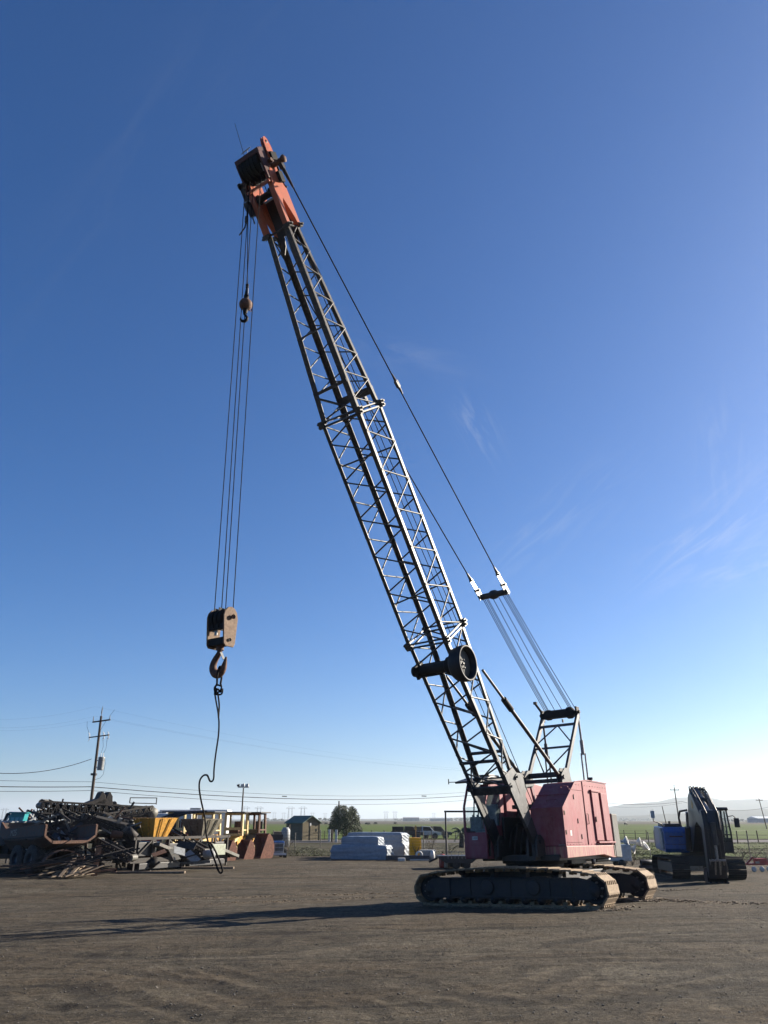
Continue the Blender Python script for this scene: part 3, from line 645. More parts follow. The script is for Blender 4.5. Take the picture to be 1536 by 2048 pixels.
# --- boom
BE = R(54.38)
BD = V((math.cos(BE), 0, math.sin(BE))); BN = V((-math.sin(BE), 0, math.cos(BE))); BF = V((1.194, 0, 1.703))
def Q(s, u_, n): return BF + BD * s + Y * u_ + BN * n
S2, S1, ST = 6.962, 13.889, 21.0
W0, D0 = .645, .615
def lattice(name, m, s0, s1, prof, nb, cw, lr, faces, ends=True):
    """prof(s) -> half width, lower n, upper n ; four chords and zig-zag lacing"""
    def corner(s, iu, iv):
        w_, n0, n1 = prof(s); return Q(s, w_ * iu, n1 if iv > 0 else n0)
    lac = MB()
    st = lambda t: s0 + (s1 - s0) * t
    for (c1, c2, ph) in faces:
        for k in range(nb):
            a, h, c = st(k / nb), st((k + .5) / nb), st((k + 1) / nb)
            p, q = (c1, c2) if ph == 0 else (c2, c1)
            lac.tube(corner(a, *p), corner(h, *q), lr, n=6, caps=False); lac.tube(corner(h, *q), corner(c, *p), lr, n=6, caps=False)
    if ends:
        for s_ in (s0 + .06, s1 - .06):
            cs = [corner(s_, *c) for c in ((1, -1), (1, 1), (-1, 1), (-1, -1))]
            for i in range(4): lac.beam(cs[i], cs[(i + 1) % 4], lr * 1.8)
    root = lac.build(name, m, crane)
    for iu, iv in ((1, -1), (1, 1), (-1, 1), (-1, -1)):
        b = MB(); n = 6
        for i in range(n):
            a, c = corner(st(i / n), iu, iv), corner(st((i + 1) / n), iu, iv)
            b.beam(a - Y * iu * cw[0] / 2, c - Y * iu * cw[0] / 2, cw[0], .02, BN)
            b.beam(a - BN * iv * cw[1] / 2, c - BN * iv * cw[1] / 2, .02, cw[1], BN)
        for s_ in (s0 + .05, s1 - .05):
            p = corner(s_, iu, iv); b.box(p, (.12, cw[0] * 1.35, cw[1] * 1.35), (BD, Y, BN))
            b.tube(p - Y * cw[0] * 1.1, p + Y * cw[0] * 1.1, .035, n=8)
        b.build('chord', m, root)
    return root
LF, RF, LB, RB = (-1, -1), (1, -1), (-1, 1), (1, 1)
FACES = [(RF, LF, 0), (RB, RF, 0), (LB, RB, 0), (LF, LB, 0)]
mid = lattice('boom_section', MT['boom'], S2, S1, lambda s: (W0 + .02, -D0 - .02, D0 + .02), 6, (.115, .10), .024, FACES)
b = MB()
for s_ in (8.3, 12.6): b.tube(Q(s_, -W0, -D0), Q(s_, W0, D0), .026, n=6)
b.build('cross_brace', MT['boom'], mid)
def pbase(s):
    t = max(0, (s - 2.0) / (S2 - 2.0)); return (W0, -.27 - (D0 - .27) * t, .22 + (D0 - .22) * t)
base = lattice('boom_base', MT['boom_base'], 2.0, S2, pbase, 4, (.12, .11), .026, FACES)
for u_ in (-W0, W0):
    b = MB(); b.prism([(2.45, -.33), (2.35, .26), (2.1, .36), (1.95, .58), (1.78, .64), (1.58, .58), (1.25, .36), (.72, .25), (.62, .02), (.60, -.20), (1.9, -.31)] if u_ > 0 else [(2.3, -.33), (2.2, -.08), (1.9, .22), (1.6, .26), (1.2, .1), (.62, .02), (.60, -.20), (1.9, -.31)], Q(0, u_ - .045, 0), BD, BN, Y, .09)
    b.prism([(.66, .24), (0, .19), (-.12, .06), (-.12, -.06), (0, -.16), (.62, -.20)], Q(0, u_ - .06, 0), BD, BN, Y, .12, 1)
    b.prism([(1.55, .10), (2.05, .12), (1.98, .28), (1.68, .30)], Q(0, u_ + .047 if u_ > 0 else u_ - .051, 0), BD, BN, Y, .004, 1)
    b.build('foot_gusset', [MT['boom_base'], MT['black']], base, .006)
b = MB(); b.beam(Q(1.95, -W0, -.27), Q(1.95, W0, -.27), .24, .08, BN); b.beam(Q(2.95, -W0, -.34), Q(2.95, W0, -.34), .07, .07, BN); b.beam(Q(2.9, -W0, .28), Q(2.9, W0, .28), .07, .07, BN); b.tube(Q(1.75, -W0, .5), Q(1.75, W0, .5), .05)
b.tube(Q(2.0, -W0, -.25), Q(2.95, W0, -.32), .02); b.build('cross_tube', MT['boom_base'], base)
# walkway reel carried under the boom at the first joint
b = MB(); ra = Q(6.18, 0, -.62)
b.lathe([(0, -.80), (.15, -.80), (.17, -.72), (.13, -.66), (.13, -.05), (.16, -.02), (.16, .30), (.2, .36), (.26, .42), (.26, .86), (0, .86)], ra, Y, 28)
b.beam(ra + Y * -.7 + BN * .1, ra + Y * .45 + BN * .1, .2, .3, BN); b.beam(ra - Y * .62 - BD * .15, ra + Y * .2 - BD * .15, .1, .12, BN)
for u_ in (-.62, .62): b.box(ra + Y * u_ + BN * .05, (.4, .1, .45), (BD, Y, BN))
reel = b.build('tagline_winder', MT['grease'], crane)
b = MB(); b.lathe([(0, .82), (.2, .82), (.43, .80), (.44, .78), (.44, .86), (.455, 1.06), (.5, 1.07), (.515, 1.02), (.515, .9), (.47, .70), (.40, .62), (0, .62)], ra, Y, 40); b.build('reel_drum', MT['frame'], reel)
b = MB(); b.lathe([(0, .875), (.42, .875), (.42, .86)], ra, Y, 36)
for k in range(6):
    a = k * math.pi / 3; b.lathe([(0, .90), (.03, .90), (.03, .86)], ra + BD * .13 * math.cos(a) + BN * .13 * math.sin(a), Y, 8, 1)
b.lathe([(0, .91), (.045, .91), (.045, .86)], ra, Y, 10, 1)
b.build('reel_face', [MT['conc'], MT['black']], reel)
# tip section, tapering to the head
SE = 19.35
def ptip(s):
    t = (s - S1) / (SE - S1); return (W0 + (.385 - W0) * t, -D0 + (D0 - .19) * t, D0 + (.33 - D0) * t)
tip = lattice('boom_tip', MT['boom'], S1, SE, ptip, 7, (.16, .10), .020, [(RB, RF, 0), (LF, LB, 0)])
b = MB()
for s_ in (14.75, 16.35): 
    w_, n0, n1 = ptip(s_); b.beam(Q(s_, -w_, n0), Q(s_ + .05, w_, n0), .09 if s_ < 15 else .045, .05, BN)
w_, n0, n1 = ptip(14.35); b.beam(Q(14.35, -w_, n1), Q(14.35, w_, n1), .22, .06, BN)
w_, n0, n1 = ptip(14.7); b.tube(Q(14.7, -w_, n0), Q(13.95, w_, n0), .024, n=6); b.tube(Q(14.0, -w_, n0), Q(14.45, w_, n1), .022, n=6)
for s_ in (14.6, 15.5, 16.3, 17.2, 17.9):
    w_, n0, n1 = ptip(s_); w2, a2, c2 = ptip(s_ + .42); b.tube(Q(s_, w_, n1), Q(s_ + .42, -w2, c2), .02, n=6); w3, a3, c3 = ptip(s_ + .8); b.tube(Q(s_ + .42, -w2, c2), Q(s_ + .8, w3, c3), .02, n=6)
b.build('cross_brace', MT['boom'], tip)
# --- head
hd = MB()
for sg in (-1, 1):
    u0 = .29 if sg > 0 else -.45
    hd.prism([(19.28, -.26), (20.25, -.25), (20.75, -.21), (20.98, -.05), (20.98, .34), (19.28, .38), (19.28, .26), (19.5, .22), (20.05, -.01), (19.92, -.09), (19.28, -.12)], Q(0, u0, 0), BD, BN, Y, .16)
hd.beam(Q(20.55, -.42, -.27), Q(20.55, .42, -.27), .07, .10, BN)
head = hd.build('boom_head', MT['orange'], crane, .01)
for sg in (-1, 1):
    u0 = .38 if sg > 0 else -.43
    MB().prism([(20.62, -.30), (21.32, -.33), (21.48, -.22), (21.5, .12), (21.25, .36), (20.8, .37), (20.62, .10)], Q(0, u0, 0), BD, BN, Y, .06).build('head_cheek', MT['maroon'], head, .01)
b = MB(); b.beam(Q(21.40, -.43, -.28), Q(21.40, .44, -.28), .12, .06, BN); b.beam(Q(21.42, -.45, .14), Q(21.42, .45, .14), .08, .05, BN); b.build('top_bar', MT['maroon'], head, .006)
b = MB(); b.prism([(-.30, 18.75), (-.16, 18.95), (-.10, 19.2), (.10, 19.2), (.16, 18.95), (.30, 18.75), (.30, 20.3), (-.30, 20.3)], Q(0, 0, .20), Y, BD, BN, .03); b.build('web_plate', MT['black'], head)
for u_ in (-.28, -.14, .0, .14, .28):
    b = MB(); b.lathe([(0, -.05), (.10, -.05), (.12, -.03), (.32, -.03), (.37, -.055), (.39, -.05), (.35, -.01), (.35, .01), (.39, .05), (.37, .055), (.32, .03), (.12, .03), (.1, .05), (0, .05)], Q(21.08, u_, -.02), Y, 32); b.build('head_sheave', MT['grease'], head)
b = MB(); b.tube(Q(21.08, -.56, -.02), Q(21.08, .56, -.02), .06); b.build('sheave_pin', MT['rust'], head)
for sg in (-1, 1):
    b = MB(); b.tube(Q(20.95, .45 * sg, .05), Q(20.95, (.84 if sg > 0 else -.74), .05), .075, n=14); b.lathe([(0, 0), (.10, 0), (.11, .05), (.05, .09), (0, .09)], Q(20.95, (.84 if sg > 0 else -.74), .05), Y * sg, 14); b.build('pendant_pin', MT['rust'] if sg > 0 else MT['grease'], head)
for u_ in (.47, .39):
    b = MB(); b.prism([(21.2, .02), (21.62, .04), (21.76, .09), (21.79, .17), (21.72, .25), (21.55, .30), (21.15, .34)], Q(0, u_ - .02, 0), BD, BN, Y, .035); b.lathe([(0, -.002), (.045, -.002), (.045, .04), (0, .04)], Q(21.64, u_ - .02, .17), Y, 12, 1); b.build('jib_lug', [MT['orange'], MT['black']], head)
for u_ in (-.43, -.36):
    b = MB(); b.prism([(21.2, .02), (21.52, .04), (21.63, .09), (21.63, .19), (21.53, .26), (21.15, .30)], Q(0, u_ - .02, 0), BD, BN, Y, .035); b.lathe([(0, -.002), (.04, -.002), (.04, .04), (0, .04)], Q(21.52, u_ - .02, .15), Y, 12, 1); b.build('jib_lug', [MT['orange'], MT['black']], head)
b = MB(); b.tube(Q(21.4, -.33, .1), Q(22.55, -.28, .2), .011, .006, n=6); b.box(Q(21.5, -.33, .1), (.2, .06, .08), (BD, Y, BN)); b.build('antenna', MT['rope'], head)
b = MB(); b.tube(Q(21.62, -.26, -.1), Q(21.62, .06, -.12), .010, n=6); b.tube(Q(21.68, -.26, 0), Q(21.68, .06, -.02), .010, n=6); b.tube(Q(21.42, -.05, -.2), Q(21.7, -.05, 0), .010, n=6); b.build('guard_rail', MT['palegrey'], head)
b = MB(); b.box(Q(20.6, -.56, -.12), (.34, .14, .24), (BD, Y, BN)); b.box(Q(20.25, -.54, -.28), (.22, .14, .2), (BD, Y, BN)); b.box(Q(20.05, -.42, -.42), (.3, .12, .14), (BD, Y, BN)); b.tube(Q(20.4, -.52, -.25), Q(19.7, -.42, -.48), .02); b.build('limit_switch', MT['black'], head, .02)
b = MB(); b.box(Q(20.62, .53, .14), (.30, .10, .18), (BD, Y, BN)); b.tube(Q(20.6, .52, .18), Q(21.2, .50, .22), .03); b.box(Q(21.22, .52, .2), (.22, .06, .26), (BD, Y, BN)); b.path([Q(20.5, .55, .14), Q(20.36, .6, .05), Q(20.28, .6, .1), Q(20.33, .57, .2)], .02); b.build('junction_box', MT['grease'], head, .02)
b = MB(); b.lathe([(0, -.24), (.14, -.24), (.14, -.21), (.09, -.19), (.09, .19), (.14, .21), (.14, .24), (0, .24)], Q(20.3, 0, -.12), Y, 20); b.build('guide_roller', MT['grease'], head)
b = MB(); b.box(Q(20.95, .36, -.2), (.22, .04, .2), (BD, Y, BN)); b.box(Q(20.12, .12, -.2), (.05, .3, .05), (BD, Y, BN)); b.build('guide_plate', MT['palegrey'], head)
# --- pendants, bridle, boom hoist reeving, gantry
GF, GZ, GW = -3.15, 6.05, .69
BR = V((1.75, .20, 9.42))
bridle = MB(); bl, br = BR + Y * -.5, BR + Y * .5
bridle.lathe([(0, -.5), (.085, -.5), (.1, -.48), (.1, -.15), (.13, -.12), (.155, -.06), (.155, .06), (.13, .12), (.1, .15), (.1, .48), (.085, .5), (0, .5)], BR, Y, 20)
bo = bridle.build('bridle', MT['black'], crane)
pd = (Q(20.95, .72, .05) - br).normalized()
b = MB()
for e in (bl, br):
    for k in (-.05, .05): b.beam(e + Y * k - pd * .08, e + Y * k + pd * .34, .025, .14, BN)
    b.tube(e + pd * .3 - Y * .1, e + pd * .3 + Y * .1, .04)
b.build('bridle_link', MT['black'], bo)
for e, sg in ((bl, -1), (br, 1)):
    tp = Q(20.95, .72 * sg, .05); d = (tp - e).normalized(); L0 = (tp - e).length
    b = MB(); b.path([e + d * .95, e + d * L0 * .5 - Z * .03, tp - d * .35], .021, 8); pn = b.build('pendant_line', MT['rope'], crane)
    b = MB()
    for k in (-.035, .035): b.beam(e + d * .28 + Y * k, e + d * .80 + Y * k, .022, .085, d.cross(Y))
    b.build('pendant_link', MT['chrome'], pn)
    b = MB(); b.tube(e + d * .76, e + d * 1.05, .06, .03); b.tube(e + d * .72 - Y * .07, e + d * .72 + Y * .07, .035); b.tube(tp - d * .75, tp - d * .12, .03, .065); b.box(tp - d * .08, (.26, .12, .12), (d, Y, d.cross(Y)))
    m_ = e + d * L0 * .535
    b.tube(m_ - d * .35, m_ - d * .06, .025, .055); b.tube(m_ + d * .35, m_ + d * .06, .025, .055); b.box(m_, (.22, .09, .13), (d, Y, d.cross(Y))); b.build('pendant_socket', MT['black'], pn)
for k in range(10):
    t = (-.46, -.40, -.33, -.28, -.10, .12, .30, .36, .43, .48)[k]; g = (-.58, -.52, -.46, -.42, -.18, .1, .40, .45, .5, .62)[k]
    p, q = BR + Y * t, V((GF, g, GZ + .15))
    b = MB(); b.path([p, (p + q) / 2 - Z * (.05 + .012 * (k % 3)), q], .0125, 6); b.build('boom_hoist_rope', MT['rope'], crane)
b = MB()
for u_ in (-GW, GW):
    b.beam((-1.5, u_, 3.75), (GF, u_, GZ - .1), .09, .17, Y.cross(V((GF + 1.5, 0, GZ - 3.85))).normalized())
b.beam((-2.85, -GW, 5.6), (-2.85, GW, 5.6), .07, .09); b.beam((-2.24, -GW, 4.77), (-2.24, GW, 4.77), .06, .07)
for p, q in (((-2.85, 0, 5.6), (-2.3, -GW, 4.9)), ((-2.85, 0, 5.6), (-2.3, GW, 4.9)), ((-2.2, -GW, 4.75), (-1.55, -.1, 3.85)), ((-2.2, GW, 4.75), (-1.55, -.1, 3.85))): b.tube(p, q, .028, n=6)
gan = b.build('gantry', MT['boom_base'], crane, .008)
b = MB()
b.lathe([(0, -.62), (.06, -.62), (.15, -.58), (.19, -.50), (.19, -.36), (.16, -.32), (.16, .28), (.21, .32), (.21, .48), (.16, .55), (.06, .6), (0, .6)], (GF, 0, GZ), Y, 24)
b.box((GF + .08, 0, GZ - .05), (.24, 1.25, .2))
for u_ in (-GW, GW): b.box((GF, u_, GZ - .02), (.26, .07, .42)); b.tube((GF, u_ - .1, GZ), (GF, u_ + .1, GZ), .06)
b.path([(GF + .1, -.66, GZ + .1), (GF + .25, -.74, GZ + .3), (GF + .3, -.8, GZ + .42)], .05); b.box((GF + .3, -.8, GZ + .44), (.12, .12, .1)); b.box((GF + .02, .1, GZ - .26), (.1, .04, .12))
b.build('gantry_sheave_block', MT['grease'], gan, .01)
b = MB(); b.beam((-1.45, -.78, 3.80), (-1.45, .75, 3.80), .16, .16); b.beam((-1.05, -.75, 3.58), (-1.05, .72, 3.58), .12, .12)
b.build('gantry_cross_beam', MT['black'], gan, .01)
b = MB()
for u_ in (-.70, .70):
    for k in (-.09, .06): b.prism([(-1.75, 3.5), (-.95, 3.42), (-.95, 3.75), (-1.25, 3.98), (-1.6, 3.98)], (0, u_ + k, 0), X, Z, Y, .03)
    b.tube((-1.08, u_ - .14, 3.68), (-1.08, u_ + .14, 3.68), .07); b.beam((-1.3, u_, 3.6), (.35, u_, 1.6), .12, .14); b.beam((-1.6, u_, 3.6), (-2.3, u_, 1.4), .1, .12)
b.build('gantry_foot', MT['boom_base'], gan)
for u_ in (-.70, .70):
    b = MB(); b.tube((GF, u_, GZ - .05), (GF - .05, u_, 5.0), .04); b.tube((GF - .05, u_, 5.05), (GF - .06, u_, 4.55), .065, n=10)
    b.tube((GF - .02, u_ - .05, 4.6), (GF - .02, u_ - .05, 3.4), .03); b.tube((GF - .1, u_ + .06, 4.6), (GF - .1, u_ + .06, 3.4), .03); b.build('gantry_stay', MT['chrome'] if u_ > 0 else MT['boom_base'], crane)
# --- boom stops
for u_ in (-W0, W0):
    p, q = Q(5.35, u_, .72), V((-1.08, u_ * 1.03, 3.68)); m_ = p + (q - p) * .30
    b = MB(); b.tube(p, m_, .042, n=10); b.tube(m_, q, .062, n=10); st_ = b.build('boom_stop', MT['black'], crane)
    d = (q - p).normalized(); MB().tube(m_ - d * .26, m_ + d * .26, .095, n=12).build('stop_collar', MT['grease'], st_)
# --- hoist lines running down behind the boom
for u_, e in ((-.2, -.22), (.0, .0), (.2, .15)):
    b = MB(); p, q = Q(21.2, u_, .34), V((-.35, e, 2.3)); b.path([p, p + (q - p) * .5 - BN * .06, q], .0125, 6); b.build('hoist_line', MT['rope'], crane)
# ------------------------------------------------------------------ what hangs from the boom
MI = CM
def world(p): return MI @ V(p)
def lv(x, y, Y_): return at(x, y, Y_)
HC = lv(443, 1257, 16.25); 
LH = V((CL.x, CL.y, 0)).normalized(); FH = V((CF.x, CF.y, 0)).normalized()
def smooth_path(pts, n=5):
    out = []
    for i in range(len(pts) - 1):
        p0, p1, p2, p3 = pts[max(i - 1, 0)], pts[i], pts[i + 1], pts[min(i + 2, len(pts) - 1)]
        for k in range(n):
            t = k / n
            out.append(.5 * ((2 * p1) + (p2 - p0) * t + (2 * p0 - 5 * p1 + 4 * p2 - p3) * t * t + (3 * p1 - p0 - 3 * p2 + p3) * t ** 3))
    return out + [pts[-1]]
hb = thing('hook_block', 'rusty two sheave hook block hanging on four ropes from the boom head', 'hook block', HC, math.atan2(LH.y, LH.x))
# local axes: x along the sheave pin (image right), y away, z up
ck = [(-.20, .22), (-.17, .33), (-.09, .415), (.0, .44), (.09, .415), (.17, .33), (.205, .20), (.17, -.34), (.13, -.42), (-.10, -.42), (-.15, -.36)]
for x_ in (-.27, .235):
    b = MB(); b.prism(ck, (x_, 0, 0), Y, Z, X, .035)
    if x_ > 0:
        b.lathe([(0, .0), (.05, .0), (.05, -.03)], V((x_ + .036 + .022, .03, .22)), -X, 12, 1); b.lathe([(0, .0), (.035, .0), (.035, -.02)], V((x_ + .036 + .004, -.0, -.28)), -X, 12, 2)
    b.build('cheek_plate', [MT['tan_rust'], MT['rust'], MT['black']], hb, .008)
for x_ in (-.14, .0, .13):
    b = MB(); b.lathe([(0, -.04), (.07, -.04), (.19, -.03), (.215, -.05), (.19, 0), (.215, .05), (.19, .03), (.07, .04), (0, .04)], (x_, 0, .2), X, 26); b.build('block_sheave', MT['grease'], hb)
b = MB(); b.box((-.08, .0, .2), (.02, .36, .44)); b.box((.07, 0, .2), (.02, .36, .44)); b.tube((-.25, 0, .2), (.25, 0, .2), .035); b.box((0, 0, -.3), (.48, .24, .16)); b.box((0, -.14, .02), (.46, .02, .14)); b.build('block_frame', MT['grease'], hb, .006)
b = MB(); b.prism([(-.16, -.02), (.2, .08), (.2, .095), (-.02, .045), (-.02, -.10), (-.10, -.10), (-.10, -.03), (-.16, 0)], (0, -.10, -.06), X, Z, Y, .02); b.build('bent_tag', MT['chrome'], hb)
hk = []
for (x_, z_, r_) in ((.0, -.36, .055), (.0, -.50, .055), (-.03, -.56, .058), (-.10, -.64, .064), (-.155, -.74, .072), (-.16, -.84, .082), (-.11, -.93, .088), (-.02, -.975, .09), (.08, -.95, .082), (.15, -.87, .068), (.185, -.77, .05), (.205, -.68, .03), (.215, -.63, .016)):
    hk.append((V((x_, .0, z_)), r_))
hp_ = smooth_path([p for p, r in hk], 4); hr_ = [q.x for q in smooth_path([V((r, 0, 0)) for p, r in hk], 4)]; b = MB(); b.path(hp_, hr_, 14); b.tube((0, 0, -.34), (0, 0, -.47), .085, n=12)
hook = b.build('hook', MT['rust'], hb)
b = MB(); b.beam((.045, -.0, -.52), (.15, -.0, -.68), .07, .012, (1, 0, .6)); b.build('safety_latch', MT['palegrey'], hook)
# load lines
for i, (px, t) in enumerate(((429, -.30), (443, -.13), (451, .01), (466, .29))):
    bt = lv(px, 1222, 16.25); tp = world(Q(20.82, t, -.34))
    b = MB(); n_ = 3; b.path([tp.lerp(bt, k / n_) for k in range(n_ + 1)], .0115, 6)
    o = b.build('load_line', MT['rope'])
    tag(o, ('wire rope at the left edge of the hook block, leftmost load line', 'wire rope second from left above the hook block', 'wire rope in the middle right above the hook block', 'wire rope right of the ball, rightmost load line of the hook block')[i], 'rope', 'ropes carrying the hook block')
# headache ball
BC = lv(491.5, 609, 16.15)
ball = thing('headache_ball', 'round rusty headache ball with a small swivel hook on a single rope', 'headache ball', BC)
b = MB(); b.ball((0, 0, 0), .168, 24, 16, sq=(1, 1, .98)); b.lathe([(.169, -.012), (.173, -.01), (.173, .01), (.169, .012)], (.05, .03, 0), V((.82, -.3, .25)), 28); b.build('ball_weight', MT['rust'], ball)
b = MB(); b.tube((0, 0, .15), (0, 0, .22), .06, n=12); b.box((0, 0, .25), (.12, .07, .07)); b.tube((-.06, 0, .25), (.065, 0, .25), .03); b.build('swivel', MT['grease'], ball, .01)
b = MB(); b.tube((0, 0, .26), (0, 0, .50), .055, .03, n=10); b.ball((0, 0, .53), .042, 10, 8); b.ball((0, 0, .60), .045, 10, 8); b.build('rope_socket', MT['grease'], ball)
MB().box((.03, -.02, .41), (.03, .03, .16)).build('socket_wedge', MT['chrome'], ball)
b = MB(); b.tube((0, 0, -.15), (0, 0, -.27), .07, .05, n=12)
hk2 = [(-.01, -.24, .045), (-.005, -.30, .035), (.03, -.345, .032), (.06, -.40, .038), (.05, -.47, .042), (.0, -.51, .044), (-.06, -.50, .038), (-.095, -.455, .03), (-.10, -.40, .016)]
b.path([(x_, 0, z_) for x_, z_, r in hk2], [r for x_, z_, r in hk2], 10); b.build('swivel_hook', MT['grease'], ball)
tp = world(Q(20.6, -.30, -.36)); bt = BC + V((0, 0, .6))
b = MB(); b.path([tp, tp.lerp(bt, .5), bt], .0115, 6); tag(b.build('whip_line', MT['rope']), 'single wire rope from the boom head down to the rusty ball', 'rope')
# dead end of the rope clamped below the head
b = MB(); p = world(Q(20.2, -.46, -.44)); b.path([p, p + V((0, 0, -.5)), p + V((-.03, 0, -.72)), p + V((-.16, 0, -.98))], .02, 6); b.box(p + V((0, 0, -.45)), (.08, .08, .2)); b.build('rope_dead_end', MT['grease']).parent = None
de = bpy.data.objects['rope_dead_end']; tag(de, 'short frayed rope end clamped below the left side of the boom head', 'rope')
# sling
SY = 16.2
def sp(pts): return [lv(x_, y_, SY + dy) for x_, y_, dy in pts]
b = MB()
b.path(smooth_path(sp([(434, 1368, -.05), (434.5, 1354, -.12), (437, 1338, -.10), (441, 1333, 0), (443.5, 1340, .1), (443, 1356, .06), (441, 1368, .0)])), .022, 6)
b.path(smooth_path(sp([(434, 1366, 0), (431, 1374, -.02), (429.5, 1382, 0), (431, 1396, 0), (433.5, 1410, 0), (436, 1424, 0), (437, 1434, 0), (438, 1446, 0), (437, 1470, 0), (433, 1498, 0), (430, 1520, 0), (428, 1540, 0), (427.5, 1555, 0), (425, 1562, 0), (420, 1562, 0), (416, 1553, 0), (413, 1550, 0), (407, 1551, 0), (401, 1558, 0), (398.5, 1568, 0), (399, 1582, 0), (402, 1600, 0), (405.5, 1616, 0), (409, 1632, 0), (411, 1650, 0), (412.5, 1668, 0), (417, 1686, 0), (423, 1703, 0), (431, 1725, 0), (436, 1740, 0), (441, 1746, .02), (445, 1741, .02), (440, 1724, .03), (431, 1703, .03), (424, 1690, .02), (419, 1684, .01)])), .018, 6)
b.path(smooth_path(sp([(441, 1366, 0), (443, 1374, .02), (440, 1382, .02), (436, 1386, .03), (437.5, 1400, .03), (438.5, 1412, .03), (437.5, 1428, .01), (437, 1436, 0)])), .018, 6)
b.path(smooth_path(sp([(436, 1378, -.02), (441, 1384, -.05), (445, 1378, -.03), (443, 1388, 0), (432, 1388, -.05), (429, 1376, -.04), (434, 1370, 0), (442, 1372, 0)])), .020, 6)
b.box(lv(431.5, 1383, SY), (.06, .06, .14))
tag(b.build('wire_sling', MT['rope']), 'long kinked black wire sling knotted below the big hook and dangling loose', 'sling')
# ------------------------------------------------------------------ the plain, hills, far things
def hill_band(name, D, x0, x1, prof, m, depth=600, n=90, seed=1):
    """a range of hills at distance D, real thickness, ridge height from prof(px)"""
    b = MB(); rows = 7
    vs = []
    for i in range(n + 1):
        px = x0 + (x1 - x0) * i / n
        X_ = at(px, 1640, D).x
        hgt = prof(px)
        hgt *= 1 + .12 * noise.fractal(V((px * .012, seed, 0)), 1, 2, 4)
        for j in range(rows):
            t = j / (rows - 1)
            k = math.sin(math.pi * t) ** .8
            wob = 1 + .18 * noise.noise(V((px * .02, t * 3, seed)))
            vs.append((X_ * (1 + (t - .5) * depth / D * 2), D + (t - .5) * 2 * depth, -3 + max(0, hgt * k * wob)))
    fs = [(i * rows + j, (i + 1) * rows + j, (i + 1) * rows + j + 1, i * rows + j + 1) for i in range(n) for j in range(rows - 1)]
    b.add(vs, fs, True)
    return struct(b.build(name, m))
HILL = mat('dry_hill_grass', (.07, .065, .042), .95, 0, .25, .004, (.05, .052, .03), .45, .2, spec=.05)
def bump_(px, c, w_, h): return h * math.exp(-((px - c) / w_) ** 2)
hill_band('hills', 5600, -1500, 3200, lambda p: 8 + bump_(p, 1900, 620, 158) + bump_(p, 1330, 160, 62) + bump_(p, 2500, 500, 120) + bump_(p, -900, 500, 55), HILL, 900, 140, 3)
hill_band('foothills', 3600, 900, 2900, lambda p: 3 + bump_(p, 1500, 330, 30) + bump_(p, 1800, 300, 34) + bump_(p, 2300, 300, 40), HILL, 420, 90, 8)
# dark tree belts across the plain, each one a row of crowns
BELT = foliage('far_tree_leaves', (.045, .055, .03), .4, .05)
def belt(px0, px1, D, h, lab, seed):
    rnd = random.Random(seed); b = MB(); x0, x1 = at(px0, 1640, D).x, at(px1, 1640, D).x
    n = int((x1 - x0) / (h * .8)) + 1
    for i in range(n):
        x = x0 + (x1 - x0) * (i + rnd.random() * .6) / n; s_ = h * rnd.uniform(.5, 1)
        for q in range(14):
            c = V((x + rnd.gauss(0, .35) * s_, D + rnd.gauss(0, .5) * s_, FLAT + s_ * rnd.uniform(.1, 1.0)))
            r_ = s_ * rnd.uniform(.14, .26)
            b.ball(c, r_, 6, 4, sq=(1.2, 1, .8))
    o = b.build('tree_belt', BELT); stuff(o); o['label'] = lab; return o
belt(870, 940, 2600, 9, 'low dark tree belt on the far plain left of the crane cab', 1)
belt(790, 862, 2900, 7, 'low dark tree belt on the far plain right of the pepper tree', 2)
belt(640, 700, 2400, 10, 'dark tree belt on the far plain behind the pepper tree', 3)
belt(520, 570, 2500, 8, 'far tree belt left of the green roofed shed', 4)
belt(1240, 1300, 3000, 9, 'far tree belt right of the crane house', 5)
belt(1420, 1500, 1500, 4, 'far scrub line behind the excavator cab', 6)
# transmission towers
def tower_mesh(h):
    b = MB(); w_ = 5.2
    for sg in (-1, 1):
        xb = sg * 7.0
        for dx in (-2.6, 2.6):
            for dy in (-2.6, 2.6): b.beam((xb + dx, dy, 0), (xb + dx * .25 - sg * 1.2, dy * .25, h * .86), .55)
        for k in range(5):
            t, t2 = k / 5, (k + 1) / 5
            f_ = lambda t_: 1 - .75 * t_
            z_, z2 = h * .86 * t, h * .86 * t2
            cx, cx2 = xb - sg * 1.2 * t, xb - sg * 1.2 * t2
            b.beam((cx - 2.6 * f_(t), 0, z_), (cx2 + 2.6 * f_(t2), 0, z2), .3); b.beam((cx + 2.6 * f_(t), 0, z_), (cx2 - 2.6 * f_(t2), 0, z2), .3)
    b.beam((-16, 0, h * .86), (16, 0, h * .86), .7, 1.0); b.beam((-16, 0, h * .86), (-7, 0, h * .95), .4); b.beam((16, 0, h * .86), (7, 0, h * .95), .4)
    b.beam((-7, 0, h * .95), (7, 0, h * .95), .5)
    for x in (-6.5, 6.5): b.beam((x, 0, h * .86), (x * .9, 0, h), .6)
    for x in (-14, 0, 14): b.beam((x, 0, h * .86), (x, 0, h * .78), .35)
    return b
TW = mat('galvanised_tower', (.16, .17, .18), .6, .2, .1, .2)
tw0 = None
places = ['left of the light pole', 'standing behind the light pole', 'just right of the light pole', 'between the light pole and the shed', 'left of the shed roof, nearest the shed', 'above the shed roof', 'above the shed ridge right end', 'left edge of the pepper tree', 'right of the pepper tree', 'halfway from the pepper tree to the crane', 'nearest the crane cab', 'far left above the dump truck', 'left of the utility pole base', 'far one seen just left of the pepper tree']
